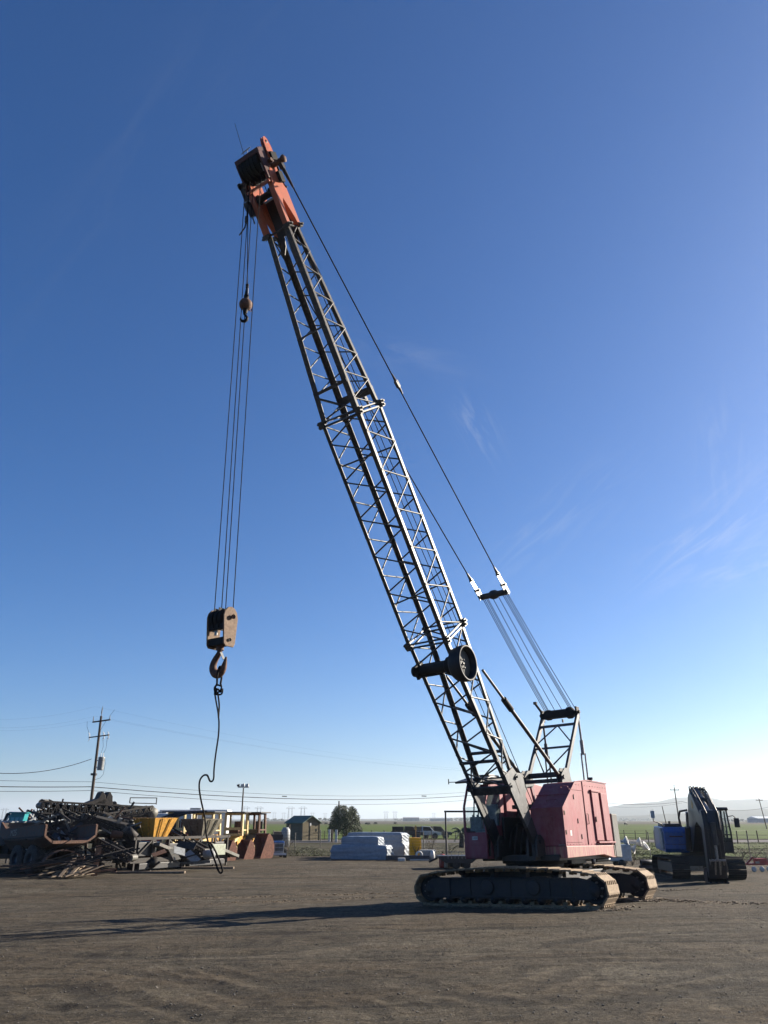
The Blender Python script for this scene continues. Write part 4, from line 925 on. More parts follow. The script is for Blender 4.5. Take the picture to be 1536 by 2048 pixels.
for i, (px, D, h) in enumerate(((490, 3000, 50), (517, 3000, 50), (463, 4400, 46), (548, 4700, 46), (567, 4700, 44), (580, 3050, 50), (605, 3050, 50), (650, 5200, 46), (772, 3800, 42), (790, 4200, 46), (868, 4400, 40), (6, 3600, 52), (150, 5200, 46), (625, 4800, 46))):
    if tw0 is None: tw0 = tower_mesh(50).build('transmission_tower', TW); o = tw0
    else: o = tw0.copy(); COL.objects.link(o)
    p = at(px, 1640, D); o.location = (p.x, D, FLAT); o.scale = (h / 50,) * 3; o.rotation_euler = (0, 0, R(12))
    tag(o, 'lattice transmission tower fading in haze, ' + places[i], 'tower', 'transmission towers on the horizon')
# pale building far right and farm sheds on the plain
def shed_box(name, px0, px1, D, h, m, lab, rf=None):
    x0, x1 = at(px0, 1640, D).x, at(px1, 1640, D).x
    t = thing(name, lab, 'building', ((x0 + x1) / 2, D, FLAT))
    w_ = x1 - x0; MB().box((0, 0, h / 2), (w_, 26, h)).build('wall', m, t)
    b = MB(); b.prism([(-13.5, 0), (13.5, 0), (0, 2.0)], (-w_ / 2 - .5, 0, h), Y, Z, X, w_ + 1); b.build('roof', rf or m, t)
    b = MB()
    for k in range(3): b.box((-w_ * .3 + k * w_ * .3, -13.05, h * .4), (w_ * .12, .1, h * .8))
    b.build('bay_door', MT['palegrey'], t); return t
shed_box('warehouse', 1505, 1640, 900, 4.2, mat('blue_grey_cladding', (.22, .27, .33), .6), 'long low pale roofed warehouse at the right edge of the plain', mat('pale_roof', (.62, .64, .64), .5))
shed_box('farm_building', 806, 838, 1900, 7, mat('dull_cladding', (.25, .26, .27), .7), 'small grey farm building on the far plain above the pickup')
shed_box('farm_shed', 860, 900, 2100, 6, mat('dull_cladding_two', (.2, .22, .24), .7), 'low grey shed on the far plain beside the crane cab')
# black cattle
for i, (px, Yc, dr) in enumerate(((652, 470, .3), (733, 440, 0), (738, 455, 2.6), (752, 480, 3), (790, 490, .2), (1250, 430, .5))):
    g = at(px, 1640, Yc); t = thing('cow', 'black cow on the green field, ' + ('left of the pepper tree', 'right of the pepper tree, left one of a pair', 'right of the pepper tree, right one of a pair', 'alone between tree and pickup', 'above the dark pickup', 'right of the crane counterweight')[i], 'cow', (g.x, Yc, FLAT + .04), dr, 'cattle on the far field')
    b = MB(); b.ball((0, 0, .95), .5, 12, 8, sq=(1.7, .72, .8)); b.ball((.65, 0, 1.0), .34, 10, 7, sq=(1.0, .7, 1)); b.path([(.75, 0, 1.1), (1.05, 0, 1.0), (1.2, 0, .7)], [.24, .18, .14], 8); b.ball((1.28, 0, .52), .17, 8, 6, sq=(1.0, .8, 1.6))
    for x in (-.6, .55):
        for y in (-.2, .2): b.tube((x, y, .75), (x * 1.02, y, 0), .1, .05, n=7)
    b.path([(-.85, 0, 1.2), (-.95, 0, .9), (-.93, 0, .5)], .03, 5)
    b.build('body', MT['black'], t)
# ------------------------------------------------------------------ poles and wires
def utility_pole(px, Yd, ytop, lean, lab, big=False, side=0.0):
    base = on_ground(px, Yd); h = at(px, ytop, Yd).z - base.z
    t = thing('utility_pole', lab, 'utility pole', base)
    topv = V((lean * h, 0, h))
    MB().tube((0, 0, 0), topv, .17 if big else .16, .11, n=12).build('pole', MT['pole'], t)
    P_ = lambda z, x=0, y=0: V((lean * z + x, y, z))
    if big:
        ax = V((.9, -.42, 0)).normalized()
        z1, z2 = h - .55, h - 1.95
        b = MB(); b.beam(P_(z1) - ax * 1.05, P_(z1 + .12) + ax * 1.25, .1, .13); b.build('crossarm', MT['pole'], t)
        b = MB(); b.beam(P_(z2 - .1) - ax * 1.3, P_(z2 + .05) + ax * 1.35, .08, .1); b.build('crossarm', MT['pole'], t)
        for q in (-1.0, 1.18):
            b = MB(); b.tube(P_(z1 + .1) + ax * q, P_(z1 + .55) + ax * q, .05, .03); b.build('insulator', MT['grit'], t)
        for q in (-1.35, .55, 1.15):
            b = MB(); c = P_(z2) + ax * q
            for k in range(4): b.lathe([(0, -.03), (.1, -.03), (.05, .03), (0, .03)], c + V((.04 * k, 0, .28 - .16 * k)), V((.3, 0, 1)), 10)
            b.path([c + V((-.05, 0, .4)), c + V((.08, 0, .2)), c + V((.1, 0, -.3)), c + V((-.02, 0, -.42))], .03, 6)
            b.build('cutout_insulator', MT['white'], t)
        b = MB(); b.tube(P_(h), P_(h + 1.0, .05), .035, .02); b.tube(P_(h + .25), P_(h + .75, .03), .06, .05); b.build('top_pin', MT['grit'], t)
        c = P_(h - 4.6, .62, -.25)
        b = MB(); b.lathe([(0, -.62), (.3, -.62), (.31, -.55), (.31, .5), (.33, .55), (.28, .62), (0, .64)], c, Z, 20); b.box(c + V((-.35, .1, .3)), (.4, .1, .08)); b.box(c + V((-.35, .1, -.35)), (.4, .1, .08)); tr = b.build('transformer', MT['palegrey'], t)
        for q in (-.12, .12): MB().tube(c + V((q, 0, .6)), c + V((q, 0, 1.0)), .045, .03).build('bushing', MT['white'], tr)
        b = MB(); b.path([c + V((.12, 0, 1.0)), c + V((.3, 0, 1.4)), P_(z2 - .2, 1.0, -.4)], .014, 5); b.path([c + V((-.12, 0, 1.0)), c + V((0, 0, 1.6)), P_(z2 - .2, .5, -.2)], .014, 5); b.path([c + V((.3, 0, .5)), c + V((.42, 0, 0)), c + V((.36, 0, -1.0)), c + V((.1, 0, -1.35)), P_(h - 6.1, .1)], .016, 5)
        b.path([P_(z1 + .55) + ax * 1.18, P_(z1 + 1.1) + ax * 1.7], .014, 5); b.path([P_(z2 + .4) - ax * 1.4, P_(z2 + 1.0) - ax * 1.75, P_(z2 + 1.5) - ax * 1.8], .014, 5); b.path([P_(z1) + ax * .7, P_(z1 - .7) + ax * .2, P_(z2)], .014, 5)
        b.build('jumper_wire', MT['rope'], t)
        MB().box(P_(h - 5.6, -.05), (.5, .4, .2)).build('pole_band', MT['black'], t)
    else:
        ax = V((.95, .3, 0)).normalized()
        b = MB(); b.beam(P_(h - .55) - ax * 1.25, P_(h - .55) + ax * 1.25, .12, .15); b.build('crossarm', MT['pole'], t)
        for q in (-1.15, 1.15): MB().tube(P_(h - .5) + ax * q, P_(h - .2) + ax * q, .06, .04).build('insulator', MT['grit'], t)
        b = MB(); b.tube(P_(h), P_(h + .45), .05, .03); b.path([P_(h + .4, -.35), P_(h + .55, 0), P_(h + .35, .35)], .03); b.build('top_pin', MT['grit'], t)
    return base, h, P_
pb, ph, PP = utility_pole(171, 80, 1432, -.016, 'tall dark wooden utility pole with transformer behind the scrap heap', True)
utility_pole(1366, 190, 1575, -.012, 'plain utility pole with one crossarm behind the blue excavator')
utility_pole(1541, 255, 1597, -.10, 'leaning utility pole at the right edge of the picture')
_pb = on_ground(676, 150); MB_ = MB().tube((0, 0, 0), (0, 0, at(676, 1602, 150).z - _pb.z), .17, .12, n=10).build('utility_pole', MT['pole']); MB_.location = _pb; tag(MB_, 'bare pole without crossarms rising out of the pepper tree', 'utility pole')
utility_pole(1058, 150, 1560, 0, 'utility pole mostly hidden behind the crane house')
def wire(name, pts, r, lab, sag=0.0, n=14, group='overhead wires', first=None):
    out = []; sag0 = sag
    for si, (a, c) in enumerate(zip(pts, pts[1:])):
        sag = sag0 if (si or first is None) else first
        a, c = V(a), V(c)
        for k in range(n):
            t = k / n; p = a.lerp(c, t); p.z -= sag * 4 * t * (1 - t); out.append(p)
    out.append(V(pts[-1]))
    o = MB().path(out, r, 5).build(name, MT['rope']); return tag(o, lab, 'wire', group)
YA, YB, YC = 80, 150, 190
A = lambda y: at(181, y, YA)
def left_out(y, Yd=62): return at(-260, y, Yd)
B_ = lambda y: at(1058, y, YB)
wire('telecom_cable', [left_out(1566), A(1573.5), B_(1578), at(1364, 1603, YC), at(1541, 1613, 255)], .035, 'thick black telephone cable, the heaviest of the lower three wires', 1.5, first=.12)
wire('utility_wire', [left_out(1552), A(1563.5), B_(1570)], .016, 'thin wire just above the thick telephone cable', 1.6, first=.1)
wire('utility_wire', [left_out(1576), A(1581), B_(1586), at(1364, 1606, YC)], .02, 'thin wire running just below the thick telephone cable', 1.6, first=.15)
wire('utility_wire', [at(-140, 1520, 66), at(183, 1518, YA)], .028, 'slack service wire sagging left from the transformer pole', 1.2)
for y0, q, lab in ((1412, 1413, 'topmost faint power line from the pole pin'), (1424, 1432, 'faint power line at the upper crossarm, left end'), (1430, 1437, 'faint power line at the upper crossarm, right end')):
    wire('power_line', [left_out(y0 - 6), at(190 + (14 if 'right' in lab else 0), q, YA), at(1045, 1545, YB)], .0035, lab, 1.3, group='primary power lines')
for px, y in ((569, 1592.5), (848, 1592)):
    p = at(px, y, 118); tag(MB().tube(p - V((.35, 0, 0)), p + V((.35, 0, -.02)), .06, .06, n=8).build('splice_case', MT['black']), 'small splice case on the lower wires ' + ('left of the shed roof' if px < 600 else 'left of the crane cab'), 'splice case')
# yard light on a pole
lp = on_ground(479, 95); t = thing('light_pole', 'slim pole with two floodlights above the yellow loader cabs', 'light pole', lp); hh_ = at(483, 1576, 95).z - lp.z
MB().tube((0, 0, 0), (0, 0, hh_), .11, .07, n=10).build('pole', MT['pole'], t)
b = MB(); b.box((0, 0, hh_ + .1), (1.3, .12, .14)); b.build('crossarm', MT['white'], t)
for x_, m_, k in ((-.5, 'black', .7), (.0, 'white', 1), (.5, 'white', .9)):
    b = MB(); b.prism([(-.2 * k, -.13 * k), (.2 * k, -.2 * k), (.2 * k, .2 * k), (-.2 * k, .13 * k)], (x_ - .1, -.2, hh_ + .28), V((1, .2, .1)).normalized(), Z, Y, .3 * k); b.build('floodlight', MT[m_], t)
# ------------------------------------------------------------------ trees
def leafy(name, base, h, w_, trunk_h, nleaf, size, m, lab, droop=.5, seed=2, trunks=2, cat='tree', group=None):
    rnd = random.Random(seed)
    t = thing(name, lab, cat, base, 0, group)
    tips = []
    b = MB()
    for k in range(trunks):
        a = rnd.random() * 6.28; p0 = V((.25 * math.cos(a), .25 * math.sin(a), 0)); p1 = p0 + V((rnd.uniform(-.2, .2), rnd.uniform(-.2, .2), trunk_h)); b.path([p0, p1], [h * .045, h * .032], 7)
        for j in range(6):
            a = rnd.random() * 6.28; r_ = w_ * rnd.uniform(.2, .42); z_ = rnd.uniform(.5, .92) * h
            p2 = V((r_ * math.cos(a), r_ * math.sin(a), z_)); b.path([p1, p1.lerp(p2, .5) + V((0, 0, .12 * h)), p2], [h * .025, h * .016, h * .008], 6); tips.append(p2)
    b.build('trunk', MT['pole'], t)
    b = MB(); n_ = 0
    while n_ < nleaf:
        x, y, q = rnd.uniform(-1, 1), rnd.uniform(-1, 1), rnd.random()
        rr = math.hypot(x, y)
        top = (1 - rr ** 4.2) * (1 + .16 * noise.noise(V((x * 2.6, y * 2.6, seed + 2)))) if rr < 1 else 0
        if q > top: continue
        z_ = trunk_h * .55 + (h - trunk_h * .55) * q
        if q < .18 + .2 * noise.noise(V((x * 4, y * 4, seed + 5))): continue
        if noise.noise(V((x * 3.2, y * 3.2, q * 2.2 + seed))) < -.34: continue
        k_ = 1 + .16 * noise.noise(V((x * 2, y * 2, q * 3)))
        p = V((x * w_ * .5 * k_, y * w_ * .5 * k_, z_)); n_ += 1
        d = V((rnd.uniform(-1, 1), rnd.uniform(-1, 1), rnd.uniform(-1, .6) - droop * 1.5)).normalized(); e = d.orthogonal().normalized(); e.rotate(Matrix.Rotation(rnd.random() * 6.28, 3, d))
        s_ = size * rnd.uniform(.6, 1.4); q_ = p + d * s_ * 2.2
        b.add([p - e * s_ * .25, p + d * s_ + e * s_ * .42, q_, p + d * s_ - e * s_ * .42], [(0, 1, 2, 3)])
    b.build('crown', m, t); return t
leafy('pepper_tree', on_ground(689, 108), 4.45, 4.7, 1.2, 15000, .075, MT['leaf'], 'round drooping pepper tree beside the shed with a green roof', .8, 5)
# palm behind the cab
pt = on_ground(924, 84); t = thing('palm_tree', 'short palm with arching fronds seen left of the crane cab', 'palm tree', pt)
MB().path([(0, 0, 0), (.05, 0, .7), (0, 0, 1.35)], [.34, .28, .24], 10).build('trunk', MT['pole'], t)
rnd = random.Random(4)
for k in range(17):
    a = k * 2.4; el = rnd.uniform(.05, 1.2); L_ = rnd.uniform(1.5, 2.0); b = MB(); pts = []
    for j in range(8):
        s_ = L_ * j / 7; pts.append(V((math.cos(a) * s_ * math.cos(el), math.sin(a) * s_ * math.cos(el), 1.35 + s_ * math.sin(el) - .34 * s_ * s_)))
    b.path(pts, [.03] * 8, 4)
    for j in range(1, 8):
        d = (pts[j] - pts[j - 1]).normalized(); sd = d.cross(Z).normalized()
        for sg in (-1, 1):
            for q in range(3):
                p = pts[j - 1].lerp(pts[j], q / 3); e = p + (sd * sg * .75 + d * .5 - Z * .3) * (.42 * (1 - .07 * j)); w2 = d * .035
                b.add([p - w2, p + w2, e], [(0, 1, 2)])
    b.build('frond', MT['palm'], t)
def bush(px, Yd, h, w_, m, lab, seed, n=420, size=.07, group='dry bushes along the fences'):
    rnd = random.Random(seed); t = on_ground(px, Yd); b = MB()
    for i in range(n):
        a = rnd.random() * 6.28; el = rnd.uniform(.1, 1.5); r_ = rnd.random() ** .5
        d = V((math.cos(a) * math.cos(el) * w_ * .5, math.sin(a) * math.cos(el) * w_ * .5, math.sin(el) * h)) * r_
        e = V((rnd.gauss(0, 1), rnd.gauss(0, 1), rnd.gauss(.5, 1))).normalized() * size * rnd.uniform(.8, 2.4); f_ = e.orthogonal().normalized() * size * .22
        b.add([d - f_, d + e, d + f_], [(0, 1, 2)])
    for i in range(14):
        a = rnd.random() * 6.28; b.path([(0, 0, 0), (math.cos(a) * w_ * .2, math.sin(a) * w_ * .2, h * .6), (math.cos(a) * w_ * .4, math.sin(a) * w_ * .4, h * .85)], [.012, .008, .004], 4)
    o = b.build('dry_bush', m); o.location = t; return tag(o, lab, 'bush', group)
bush(861, 64, 1.7, 1.4, MT['brush'], 'brown tumbleweed bush standing above the grey planter', 1)
bush(572, 67, 1.3, 1.8, MT['brush'], 'grey brown bush right of the small truck grille', 2)
bush(592, 68, .6, 2.2, MT['weed'], 'low weeds at the fence left of the wrapped bundles', 3)
bush(640, 66, .5, 2.0, MT['weed'], 'low weeds touching the left end of the wrapped bundles', 4)
bush(1262, 52, 1.2, 2.0, MT['brush'], 'brown bush under the white light tower lamps', 5)
bush(1245, 50, .9, 1.5, MT['brush'], 'dark brush just behind the crane counterweight', 6)
bush(1504, 58, 1.1, 3.2, MT['brush'], 'wide brown brush right of the excavator cab', 7)
bush(1530, 56, .9, 2.4, MT['brush'], 'brown brush at the right edge above the red implement', 8)
bush(1478, 57, .8, 2.0, MT['brush'], 'small brown brush behind the excavator right track', 9)
bush(900, 70, .8, 2.4, MT['weed'], 'green weeds under the pipe frame', 10)
bush(620, 72, .5, 2.6, MT['weed'], 'scrubby weeds in front of the shed', 11)
# ------------------------------------------------------------------ fences
def fence(px_list, Yd, h, lab, wires=5, r=.04, mt='grit', group='wire fences'):
    P_ = [on_ground(px, y) for px, y in (px_list if isinstance(px_list[0], tuple) else [(p, Yd) for p in px_list])]
    o0 = P_[0]; t = thing('wire_fence', lab, 'fence', o0, 0, group)
    rnd = random.Random(int(Yd * 7))
    for p in P_:
        MB().tube(p - o0, p - o0 + V((rnd.uniform(-.05, .05), 0, h * rnd.uniform(.92, 1.06))), r, n=6).build('post', MT[mt], t)
    b = MB()
    for k in range(wires):
        z_ = h * (.12 + .83 * k / max(1, wires - 1))
        for a, c in zip(P_, P_[1:]): b.tube(a - o0 + V((0, 0, z_)), c - o0 + V((0, 0, z_)), .012, n=4, caps=False)
    b.build('strand', MT['grit'], t); return t
fence([545, 590, 641, 700, 770, 848, 895, 950], 69, 1.75, 'pale post fence running behind the wrapped bundles', 7)
fence([(1240, 66), (1300, 64), (1372, 62), (1440, 60), (1499, 59), (1580, 58)], 62, 1.7, 'wire fence crossing behind the excavator', 6)
fence([i for i in range(600, 960, 24)], 119, 1.2, 'low field fence beyond the road left of the crane', 4, .05, 'pole')
fence([i for i in range(1230, 1420, 22)], 121, 1.2, 'low field fence beyond the road right of the crane', 4, .05, 'pole')
fence([(1458, 96), (1478, 98), (1499, 100), (1520, 103), (1545, 107)], 99, 1.5, 'leaning dark posts on the pasture at the right', 2, .07, 'pole')
# ------------------------------------------------------------------ grass tufts on the right pasture and by the fence
rnd = random.Random(11); b = MB()
for i in range(9000):
    Yd = 58.5 + 44 * rnd.random() ** 1.6; px = rnd.uniform(1225, 1560)
    if rnd.random() < .12: px = rnd.uniform(565, 905); Yd = rnd.uniform(64, 76)
    p = on_ground(px, Yd); p.z = FLAT + .04
    if noise.noise(V((p.x * .12, p.y * .2, 3))) < -.05: continue
    for q in range(3):
        a = rnd.random() * 6.28; l_ = rnd.uniform(.04, .12); d = V((math.cos(a) * .08, math.sin(a) * .08, l_)); s_ = V((math.sin(a), -math.cos(a), 0)) * .03
        b.add([p - s_, p + s_, p + d], [(0, 1, 2)])
stuff(b.build('grass_tufts', mat('tall_grass', (.058, .08, .018), .8, 0, .35, .3, (.085, .08, .035), .4)))
# ------------------------------------------------------------------ air
hz = MB().box((0, 0, 118), (29000, 29000, 245))
m = bpy.data.materials.new('air'); m.use_nodes = True; nt = m.node_tree; nt.nodes.clear()
mo = nt.nodes.new('ShaderNodeOutputMaterial'); pv = nt.nodes.new('ShaderNodeVolumePrincipled'); pv.inputs['Color'].default_value = (.78, .89, 1, 1); pv.inputs['Density'].default_value = HAZE; pv.inputs['Anisotropy'].default_value = .35
nt.links.new(pv.outputs[0], mo.inputs['Volume'])
ho = hz.build('haze', m); stuff(ho)
# ------------------------------------------------------------------ blue excavator, right
ex0 = on_ground(1389, 41.8)
exc = thing('excavator', 'blue excavator facing the camera with its dark arm folded to the ground', 'excavator', ex0, R(-101))
def rot2(p, a): c, s_ = math.cos(a), math.sin(a); return V((p[0] * c - p[1] * s_, p[0] * s_ + p[1] * c, p[2]))
TA = R(6)
ux, uy = rot2((1, 0, 0), TA), rot2((0, 1, 0), TA)
for sg in (-1, 1):
    c0 = uy * (sg * 1.28); b = MB(); n_ = 44
    for k in range(n_):
        t = k / n_; Lr, rr = 1.6, .46; per = 4 * Lr + 2 * math.pi * rr; s_ = t * per
        if s_ < 2 * Lr: p = (Lr - s_, 2 * rr); a = math.pi
        elif s_ < 2 * Lr + math.pi * rr: q = (s_ - 2 * Lr) / rr; p = (-Lr - rr * math.sin(q), rr + rr * math.cos(q)); a = math.pi + q
        elif s_ < 4 * Lr + math.pi * rr: p = (-Lr + s_ - 2 * Lr - math.pi * rr, 0); a = 0
        else: q = (s_ - 4 * Lr - math.pi * rr) / rr; p = (Lr + rr * math.sin(q), rr - rr * math.cos(q)); a = q
        e = ux * math.cos(a) + Z * math.sin(a); nn = ux * math.sin(a) - Z * math.cos(a)
        c = c0 + ux * p[0] + Z * p[1]
        b.box(c - nn * .03, (per / n_ * .84, .82, .04), (e, uy, nn)); b.box(c - nn * 0, (.03, .8, .05), (e, uy, nn)); b.box(c - nn * .08, (per / n_ * .6, .25, .08), (e, uy, nn))
    tr = b.build('track', MT['scrap'], exc)
    b = MB(); b.box(c0 + Z * .48, (3.2, .45, .42), (ux, uy, Z)); b.build('track_frame', MT['black'], tr, .02)
    for A, nm in ((1.6, 'idler'), (-1.6, 'sprocket')): MB().lathe([(0, -.2), (.12, -.2), (.3, -.12), (.38, -.15), (.38, .15), (.3, .12), (.12, .2), (0, .2)], c0 + ux * A + Z * .46, uy, 20).build(nm, MT['rust'], tr)
b = MB(); b.box((0, 0, .75), (1.6, 1.9, .45), (ux, uy, Z)); b.lathe([(0, .9), (.65, .9), (.65, 1.15), (0, 1.15)], (0, 0, 0), Z, 24); b.build('undercarriage', MT['black'], exc, .02)
b = MB(); b.prism([(-2.7, 1.2), (.9, 1.12), (1.05, 1.3), (1.05, 2.05), (.75, 2.28), (-2.6, 2.3), (-2.85, 2.0), (-2.85, 1.4)], (0, -1.5, 0), X, Z, Y, 1.15); body = b.build('engine_body', MT['blue'], exc, .05)
b = MB(); b.box((-1.9, .35, 1.7), (1.9, 2.2, 1.1)); b.build('rear_body', MT['blue'], exc, .06)
MB().box((-.7, -.95, 2.36), (2.6, .8, .14)).build('hood_top', MT['black'], body, .03)
MB().box((1.065, -.95, 1.85), (.02, .62, .06)).build('vent_slot', MT['black'], body)
MB().box((1.062, -.95, 1.50), (.02, 1.1, .02)).build('panel_seam', MT['black'], body)
b = MB(); b.prism([(-2.95, 1.22), (-2.4, 1.22), (-2.4, 2.2), (-2.95, 2.2), (-3.1, 2.0), (-3.1, 1.4)], (0, -1.5, 0), X, Z, Y, 3.0); b.build('counterweight', MT['bluegrey'], exc, .12)
b = MB(); b.prism([(-.2, 1.25), (.75, 1.25), (.75, 2.0), (.4, 2.24), (-.2, 2.24)], (0, -1.58, 0), X, Z, Y, .10); b.build('side_panel', MT['palegrey'], exc, .08)
b = MB(); b.path([(.6, -1.45, 2.25), (.6, -1.5, 2.42), (.75, -1.75, 2.5), (.85, -1.9, 2.55), (.85, -1.9, 2.75)], .025, 6); mi_ = b.build('mirror_arm', MT['black'], exc); MB().box((.86, -1.9, 2.86), (.04, .18, .34)).build('mirror', MT['white'], mi_)
MB().tube((.2, -1.2, 2.3), (.15, -1.3, 3.25), .02).build('antenna', MT['black'], exc); MB().tube((-.2, -1.0, 2.36), (-.2, -1.0, 2.55), .06).build('exhaust', MT['black'], exc)
# cab
b = MB()
for y_ in (.50, 1.5):
    b.beam((1.55, y_, 1.2), (1.62, y_, 2.0), .07); b.beam((1.62, y_, 2.0), (1.25, y_, 3.05), .07); b.beam((-.1, y_, 1.2), (-.05, y_, 3.05), .09); b.beam((.75, y_, 1.3), (.75, y_, 3.0), .06)
    b.box((.75, y_, 1.5), (1.6, .05, .6))
b.box((1.57, 1.0, 1.38), (.06, 1.0, .46)); b.box((.75, 1.0, 1.2), (1.7, 1.05, .1)); b.box((-.08, 1.0, 2.0), (.05, 1.0, 1.6))
for k in range(3): b.beam((1.66, .72 + .26 * k, 1.6), (1.66, .72 + .26 * k, 2.05), .02); b.beam((1.66, .72 + .26 * k, 2.05), (1.29, .72 + .26 * k, 3.0), .02)
b.beam((1.64, .5, 1.95), (1.64, 1.5, 1.95), .05); b.beam((1.52, .5, 2.3), (1.52, 1.5, 2.3), .03); b.beam((1.40, .5, 2.65), (1.40, 1.5, 2.65), .03)
excab = b.build('cab', MT['black'], exc, .01)
MB().prism([(-.2, 3.03), (1.35, 3.03), (1.42, 3.1), (1.3, 3.18), (-.15, 3.18)], (0, .42, 0), X, Z, Y, 1.16).build('cab_roof', MT['black'], excab, .03)
b = MB(); b.prism([(.52, 1.62), (1.48, 1.62), (1.48, 2.0), (.52, 2.0)], (1.585, 0, 0), Y, Z, X, .01); b.build('lower_windscreen', MT['glass'], excab)
b = MB(); b.add([(1.60, .52, 2.0), (1.60, 1.48, 2.0), (1.25, 1.48, 3.02), (1.25, .52, 3.02), (1.59, .52, 2.0), (1.59, 1.48, 2.0), (1.24, 1.48, 3.02), (1.24, .52, 3.02)], [(0, 1, 2, 3), (7, 6, 5, 4), (0, 4, 5, 1), (3, 2, 6, 7), (0, 3, 7, 4), (1, 5, 6, 2)]); b.build('windscreen', MT['glass'], excab)
MB().box((.3, 1.0, 1.85), (.5, .5, 1.0)).build('seat', MT['black'], excab, .05)
b = MB(); b.path([(1.3, 1.5, 2.75), (1.4, 1.75, 2.8), (1.42, 1.85, 2.7)], .02); m2_ = b.build('mirror_arm', MT['black'], exc); MB().box((1.42, 1.88, 2.48), (.05, .26, .42), (rot2((1, 0, 0), .15), rot2((0, 1, 0), .15), Z)).build('mirror', MT['black'], m2_, .03)
# boom, stick, bucket: the boom bends over at its knee, the stick hangs straight down to the ground
ya = .12
b = MB(); b.prism([(.35, 1.45), (1.15, 1.15), (1.9, 1.7), (2.6, 2.35), (3.2, 2.5), (4.25, 2.2), (4.5, 2.45), (4.5, 2.68), (2.75, 3.72), (2.3, 3.88), (1.75, 3.72), (1.15, 2.9)], (0, ya - .38, 0), X, Z, Y, .76); bm_ = b.build('boom', MT['arm'], exc, .03)
b = MB(); b.prism([(4.12, 2.75), (4.35, 3.05), (4.62, 3.0), (4.85, 2.4), (4.6, .55), (4.4, .2), (4.15, .25), (4.05, .8), (4.15, 2.2)], (0, ya - .38, 0), X, Z, Y, .76); stk_ = b.build('stick', MT['arm'], exc, .02)
p, q = V((1.95, ya, 3.98)), V((4.45, ya, 2.98)); b = MB(); b.tube(p, p.lerp(q, .58), .15, n=12); b.box(p.lerp(q, .58), (.18, .34, .34)); cy = b.build('stick_cylinder', MT['arm'], bm_); MB().tube(p.lerp(q, .57), q, .075).build('piston_rod', MT['chrome'], cy)
for yy in (ya - .56, ya + .56):
    p, q = V((1.2, yy, 1.25)), V((1.95, yy, 2.95)); b = MB(); b.tube(p, p.lerp(q, .6), .14); cy = b.build('boom_cylinder', MT['black'], bm_); MB().tube(p.lerp(q, .58), q, .065).build('piston_rod', MT['chrome'], cy)
p, q = V((4.85, ya, 2.5)), V((4.80, ya, .95)); b = MB(); b.tube(p, p.lerp(q, .6), .13); cy = b.build('bucket_cylinder', MT['arm'], stk_); MB().tube(p.lerp(q, .55), q, .06).build('piston_rod', MT['chrome'], cy)
b = MB()
for k in (-.28, .28): b.beam((4.80, ya + k, .95), (4.45, ya + k, .68), .06, .12)
b.beam((4.80, ya - .1, .95), (4.35, ya - .1, .25), .07, .12); b.beam((4.80, ya + .1, .95), (4.35, ya + .1, .25), .07, .12); b.tube((4.8, ya - .34, .95), (4.8, ya + .34, .95), .05); b.build('bucket_link', MT['chrome'], stk_)
b = MB(); pr = [(4.3, .4), (4.0, .6), (3.65, .6), (3.4, .4), (3.38, .15), (3.6, .0), (4.15, .0)]
for y_ in (-.42, .37): b.prism(pr, (0, ya + y_, 0), X, Z, Y, .05)
for (a, c) in zip(pr[1:], pr[2:]): b.beam((a[0], ya, a[1]), (c[0], ya, c[1]), .8, .04, (0, 0, 1))
for k in range(4): b.beam((4.1, ya - .36 + k * .24, .0), (4.5, ya - .36 + k * .24, .05), .10, .06)
b.box((4.25, ya - .26, .5), (.4, .06, .4)); b.box((4.25, ya + .26, .5), (.4, .06, .4)); b.build('bucket', MT['arm'], exc)
b = MB()
for k, (yy, zz) in enumerate(((-.26, .0), (-.18, .08), (.18, .03), (.26, .08), (.3, .0))):
    b.path([(.9, ya + yy, 3.0 + zz), (1.5, ya + yy, 3.75 + zz), (2.1, ya + yy, 4.0 + zz), (3.0, ya + yy * 1.2, 3.75 + zz), (4.2, ya + yy, 3.2), (4.75, ya + yy, 2.9), (4.9, ya + yy, 2.2)], .03, 5)
b.path([(.4, -.5, 2.1), (.5, -.62, 2.7), (.8, -.58, 3.0), (1.2, -.3, 3.05)], .055, 6)
for k in range(5): b.path([(1.75 + .16 * k, ya - .26 + .13 * k, 3.75), (1.8 + .16 * k, ya - .26 + .13 * k, 4.12 - .02 * k), (1.95 + .16 * k, ya - .2 + .13 * k, 4.14 - .02 * k), (2.0 + .16 * k, ya - .2 + .13 * k, 3.8)], .03, 5)
for k in range(4): b.path([(4.75, ya - .25 + .1 * k, 2.3), (4.95 - .05 * k, ya - .28 + .15 * k, 1.6), (4.8, ya - .28 + .15 * k, .9), (4.5, ya - .25 + .12 * k, .5)], .028, 5)
b.build('hydraulic_hose', MT['black'], bm_)
b = MB(); b.prism([(2.4, 3.15), (2.75, 3.1), (2.85, 3.35), (2.5, 3.5)], (0, ya - .392, 0), X, Z, Y, .012); b.build('decal', MT['yellow'], bm_)
